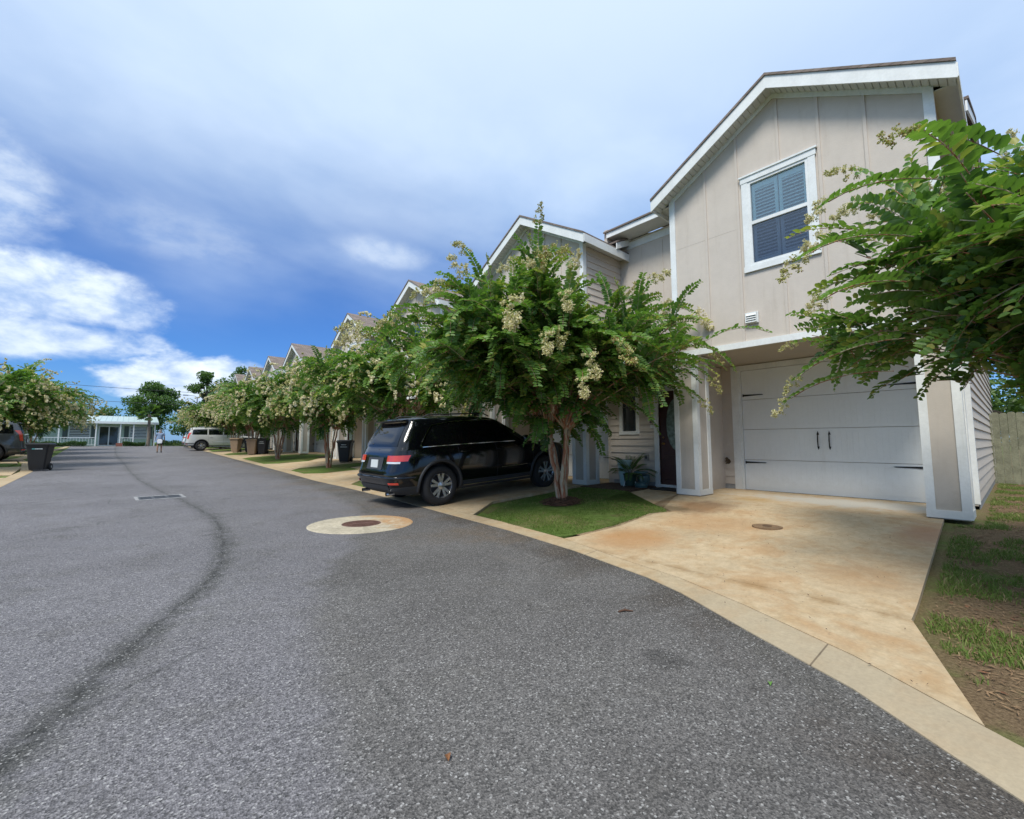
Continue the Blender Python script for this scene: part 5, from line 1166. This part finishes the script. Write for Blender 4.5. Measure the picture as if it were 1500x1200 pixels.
# ---------------- wheeled bins
def make_bin(label,col,nm):
    t=thing('wheeled_bin',label,'bin',(0,0,0),0,'wheeled bins standing along the drives'); M=mat(nm,col,.5,var=.1,vscale=6); b=MB()
    # front faces -x
    def ring(z,x0,x1,w,r=.04): 
        return [(x0+r,-w,z),(x1-r,-w,z),(x1,-w+r,z),(x1,w-r,z),(x1-r,w,z),(x0+r,w,z),(x0,w-r,z),(x0,-w+r,z)]
    rg=[ring(.03,-.21,.20,.21),ring(.22,-.235,.24,.235),ring(.90,-.30,.33,.30),ring(.90,-.325,.35,.325),ring(.96,-.33,.355,.33)]
    V=[v for r_ in rg for v in r_]; F=[tuple(range(7,-1,-1)),tuple(32+i for i in range(8))]+[(i*8+k,i*8+(k+1)%8,i*8+8+(k+1)%8,i*8+8+k) for i in range(4) for k in range(8)]
    b.add(V,F,M); b.build('bin_body',t)
    l=MB(); rg=[ring(.963,-.36,.36,.345),ring(.99,-.365,.365,.35),ring(1.03,-.30,.33,.30),ring(1.045,-.2,.25,.2)]; V=[v for r_ in rg for v in r_]
    F=[tuple(range(7,-1,-1)),tuple(24+i for i in range(8))]+[(i*8+k,i*8+(k+1)%8,i*8+8+(k+1)%8,i*8+8+k) for i in range(3) for k in range(8)]
    l.add(V,F,M); l.build('lid',t)
    h=MB(); h.tube([(.36,-.28,.93),(.43,-.27,.96),(.43,.27,.96),(.36,.28,.93)],.018,M,8); h.build('handle',t)
    for s in (1,-1): w=MB(); w.lathe([(0,-.03),(.12,-.03),(.13,-.015),(.13,.015),(.12,.03),(0,.03)],TYRE,20,'y',(.22,s*.25,.13)); w.lathe([(.05,.031*s),(0,.036*s)],MATS['grey_box'],12,'y',(.22,s*.25,.13)); w.build('wheel',t)
    return t
BKB=(.007,.008,.010)
b0=make_bin('black wheeled bin with pale printed lines, before the third townhouse left of the black car',BKB,'black_bin_plastic')
LBL=mat('label_white',(.60,.66,.66),.5); TEAL=mat('label_teal',(.12,.45,.42),.5)
def binmark(par,w,face='x',teal=False):
    m=MB(); 
    for k,(ww,zz) in enumerate(w):
        x=-.283-(zz-.70)*.095-.004
        y=-ww/2
        while y<ww/2-.01:
            l=random.uniform(.02,.045); m.add([(x,y,zz),(x,min(ww/2,y+l),zz),(x-.003,min(ww/2,y+l),zz+.035),(x-.003,y,zz+.035)],[(0,1,2,3)],TEAL if teal and y>ww*.1 else LBL); y+=l+.008
    m.build('printed_mark',par)
binmark(b0,[(.22,.80),(.30,.70)])
b0.location=(7.75,20.9,tz(7.75,20.9)+.02); b0.rotation_euler.z=R(55)
def putbin(src,x,y,rz,label): return dup(src,None,(x,y,tz(x,y)+.02),rz,label=label)
b1=dup(b0,None,(-2.50,24.4,tz(-2.5,24.4)+.012),R(78),label='black wheeled bin with a white and teal mark, alone on the left kerb',skip=('printed_mark',)); binmark(b1,[(.30,.80)],teal=True)
putbin(b0,6.7,32.7,R(60),'black wheeled bin between the tree trunk and the nearer brown bin'); putbin(b0,6.6,36.3,R(60),'farther black wheeled bin between the two brown bins')
br=make_bin('nearer brown wheeled bin among the far crape trunks',(.27,.19,.125),'brown_bin_plastic'); br.location=(6.15,32.9,tz(6,33)+.02); br.rotation_euler.z=R(60)
putbin(br,5.95,37.6,R(55),'farther brown wheeled bin among the far crape trunks')
# ---------------- pots beside the nearest entry
TURQ=mat('pale_turquoise_glaze',(.42,.58,.56),.3,var=.08,vscale=5,coat=.4); TURD=mat('teal_glaze',(.06,.12,.12),.35,coat=.3)
m=MB(); m.lathe([(.0,.0),(.10,.0),(.105,.02),(.145,.30),(.17,.56),(.18,.565),(.18,.60),(.155,.60),(.14,.5),(0,.48)],TURQ,32,cap=False); tag(m.build('tall_pot',loc=(8.98,6.22,tz(8.98,6.2)+.03),smooth=40),'tall pale turquoise tapered pot by the nearest entry','pot')
m=MB(); m.lathe([(.0,.0),(.09,.0),(.10,.02),(.15,.16),(.14,.24),(.16,.26),(.155,.28),(.13,.27),(.12,.2),(0,.19)],TURD,28,cap=False); t=m.build('planter',loc=(9.12,5.80,tz(9.1,5.8)+.03),smooth=40); tag(t,'small teal planter bowl on the bed near the front door','pot')
m=MB(); m.lathe([(.0,.0),(.13,.0),(.15,.05),(.13,.09),(.05,.12),(.0,.12)],TURD,24,cap=False); m.lathe([(0,.27),(.05,.3),(.16,.33),(.15,.36),(.03,.34),(0,.34)],TURD,24,cap=False); m.tube([(0,0,.1),(0,0,.3)],.03,TURD,10); tag(m.build('bird_bath',loc=(8.86,5.70,tz(8.9,5.7)+.03),smooth=40),'little dark teal pedestal dish in front of the planter near the front door','bird bath')
def pottedpalm():
    rr=np.random.default_rng(4); t=thing('potted_palm','bushy potted palm with arching fronds by the nearest entry','potted plant',(8.88,6.0,tz(8.9,6)+.03)); m=MB()
    m.lathe([(0,.02),(.12,.02),(.15,.25),(.165,.27),(.165,.29),(.14,.29),(.13,.24),(0,.23)],mat('dark_green_pot',(.03,.06,.045),.4),24,cap=False); m.build('pot',t,smooth=40)
    s=MB(); 
    for a in (0.5,2.6,4.7): s.tube([(.10*math.cos(a),.10*math.sin(a),.2),(.17*math.cos(a),.17*math.sin(a),.0)],.010,WHITE,6)
    s.build('stand',t)
    P=[];D=[];N=[];L=[];T=[]; st=MB()
    for i in range(20):
        az=2.4*i+rr.normal(0,.2); el=rr.uniform(.5,1.35); d=np.array([math.cos(az)*math.cos(el),math.sin(az)*math.cos(el),math.sin(el)]); p=np.array([0,0,.25]); ln=rr.uniform(.45,.68); pp=[p.copy()]
        for j in range(15):
            d=unit(d+np.array([0,0,-.085])); p=p+d*ln/15; pp.append(p.copy()); sd_=unit(np.cross(d,[0,0,1.])); up=np.cross(sd_,d)
            if j>2:
                for sg in (1,-1): P.append(p);D.append(unit(d*.9+sd_*sg+up*-.1));N.append(up);L.append(.17*(1-.5*j/15));T.append(np.clip(.35+rr.normal(0,.15),0,.8))
        st.tube([Vector(q) for q in pp[::3]],.005,BARKG,4)
    P,D,N,L,T=map(np.array,(P,D,N,L,T)); V,F,TT=leaves_np(P,D,N,L,L*.14,T); fr=mesh_np('fronds',V,F,[LEAF],parent=t,attr=TT); st.build('stem',t)
pottedpalm()
m=MB(); m.box(-.28,.28,-.42,.42,0,.018,mat('dark_mat',(.02,.02,.02),.95,bump=.8,bscale=90)); o=m.build('doormat',loc=(9.02,5.0,tz(9.02,5.)+.014),bevel=.006); tag(o,'dark doormat before the red-brown front door','doormat')
# ---------------- the person walking away
def person():
    SK=mat('skin',(.36,.21,.14),.6); SH=mat('blue_shirt',(.22,.30,.44),.85,var=.15,vscale=9); ST=mat('dark_shorts',(.03,.035,.05),.85); HR=mat('grey_hair',(.25,.24,.23),.8); SHOE=mat('dark_shoe',(.03,.03,.032),.7)
    x,y=1.75,41.6; t=thing('person','person in a blue shirt and dark shorts at the far end of the road','person',(x,y,tz(x,y)),R(10)); t.rotation_euler.z=R(-8)
    def skin(name,vs,es,rs,m,sub=2,root=0):
        me=bpy.data.meshes.new(name); me.from_pydata(vs,es,[]); o=bpy.data.objects.new(name,me); COL.objects.link(o)
        md=o.modifiers.new('s','SKIN'); me.skin_vertices  # created with the modifier below
        if not me.skin_vertices:
            bm=bmesh.new(); bm.from_mesh(me); bm.verts.layers.skin.verify(); bm.to_mesh(me); bm.free()
        for i,r_ in enumerate(rs): me.skin_vertices[0].data[i].radius=(r_,r_) if not isinstance(r_,tuple) else r_
        me.skin_vertices[0].data[root].use_root=True; sb=o.modifiers.new('u','SUBSURF'); sb.levels=sb.render_levels=sub
        bpy.context.view_layer.update(); nm=bpy.data.meshes.new_from_object(o.evaluated_get(bpy.context.evaluated_depsgraph_get())); o.modifiers.clear(); o.data=nm; nm.materials.clear(); nm.materials.append(m); nm.shade_smooth(); o.parent=t; return o
    V=[(0,0,.93),(0,.0,1.10),(0,.02,1.28),(0,.03,1.42),(0,.035,1.50),(0,.06,1.60),(0,.07,1.70)]; E_=[(0,1),(1,2),(2,3),(3,4),(4,5),(5,6)]; Rr=[(.15,.11),(.14,.10),(.165,.11),(.12,.09),.052,(.078,.092),(.06,.075)]
    def add(v,p,r_): V.append(v); E_.append((p,len(V)-1)); Rr.append(r_); return len(V)-1
    for s in (1,-1):
        a=add((s*.19,.02,1.40),3,.055); b=add((s*.25,-.02 if s>0 else .05,1.14),a,.042); c=add((s*.25,.10 if s>0 else .14,.93),b,.030); d=add((s*.245,.13 if s>0 else .17,.87),c,(.018,.034))
        for k in range(4): f=add((s*.245+(k-1.5)*.016*0+.0,.115+.017*k+(.0 if s>0 else .04),.81-.004*abs(k-1.5)),d,.009); add((s*.235,.115+.017*k+(.0 if s>0 else .04),.775),f,.008)
        th=add((s*.225,.16 if s>0 else .20,.84),d,.010)
        h=add((s*.10,0,.86),0,.088); k=add((s*.105,.06*s,.50),h,.058); an=add((s*.105,-.02+.14*s*.6,.10),k,.038); fo=add((s*.105,.06+.14*s*.6,.045),an,(.040,.035)); add((s*.11,.16+.14*s*.6,.035),fo,(.042,.025))
    body=skin('body',V,E_,Rr,SK)
    # shirt and shorts
    V=[(0,0,.90),(0,0,1.10),(0,.02,1.28),(0,.03,1.42),(0,.035,1.47)]; E_=[(0,1),(1,2),(2,3),(3,4)]; Rr=[(.185,.14),(.175,.135),(.185,.135),(.15,.105),.07]
    for s in (1,-1): a=add((s*.20,.02,1.39),3,.075); b=add((s*.245,-.01 if s>0 else .03,1.22),a,.066)
    skin('shirt',V,E_,Rr,SH)
    V=[(0,0,.95),(0,0,.88)]; E_=[(0,1)]; Rr=[(.18,.135),(.175,.13)]
    for s in (1,-1): h=add((s*.10,0,.82),1,.105); add((s*.107,.05*s,.56),h,.088)
    skin('shorts',V,E_,Rr,ST)
    V=[(0,.035,1.63),(0,.045,1.70),(0,.03,1.56)]; E_=[(0,1),(0,2)]; Rr=[(.086,.095),(.07,.08),(.07,.05)]; skin('hair',V,E_,Rr,HR)
    for s in (1,-1):
        fy=-.02+.14*s*.6; V=[(s*.105,fy-.03,.05),(s*.105,fy+.08,.045),(s*.11,fy+.19,.035)]; E_=[(0,1),(1,2)]; Rr=[(.045,.045),(.05,.042),(.045,.03)]; skin('shoe',V,E_,Rr,SHOE,1)
    f=MB()
    f.lathe([(0,0),(.016,.003),(.012,.02),(0,.03)],SK,8,'y',(0,.135,1.60)); f.build('nose',body)
    b=MB(); b.prism([(-.14,.62),(.13,.60),(.16,.80),(.10,.92),(-.08,.93),(-.17,.82)],'x',.27,.35,mat('white_cloth',(.72,.75,.80),.8)); o=b.build('shoulder_bag',loc=(x-.12,y-.52,tz(x,y)+.06),bevel=.02); o.rotation_euler.z=R(70); tag(o,'white bag carried at the hip of the person at the far end of the road','bag')
    return t
person()
# tidy: remove data left over
for me in list(bpy.data.meshes):
    if me.users==0: bpy.data.meshes.remove(me)
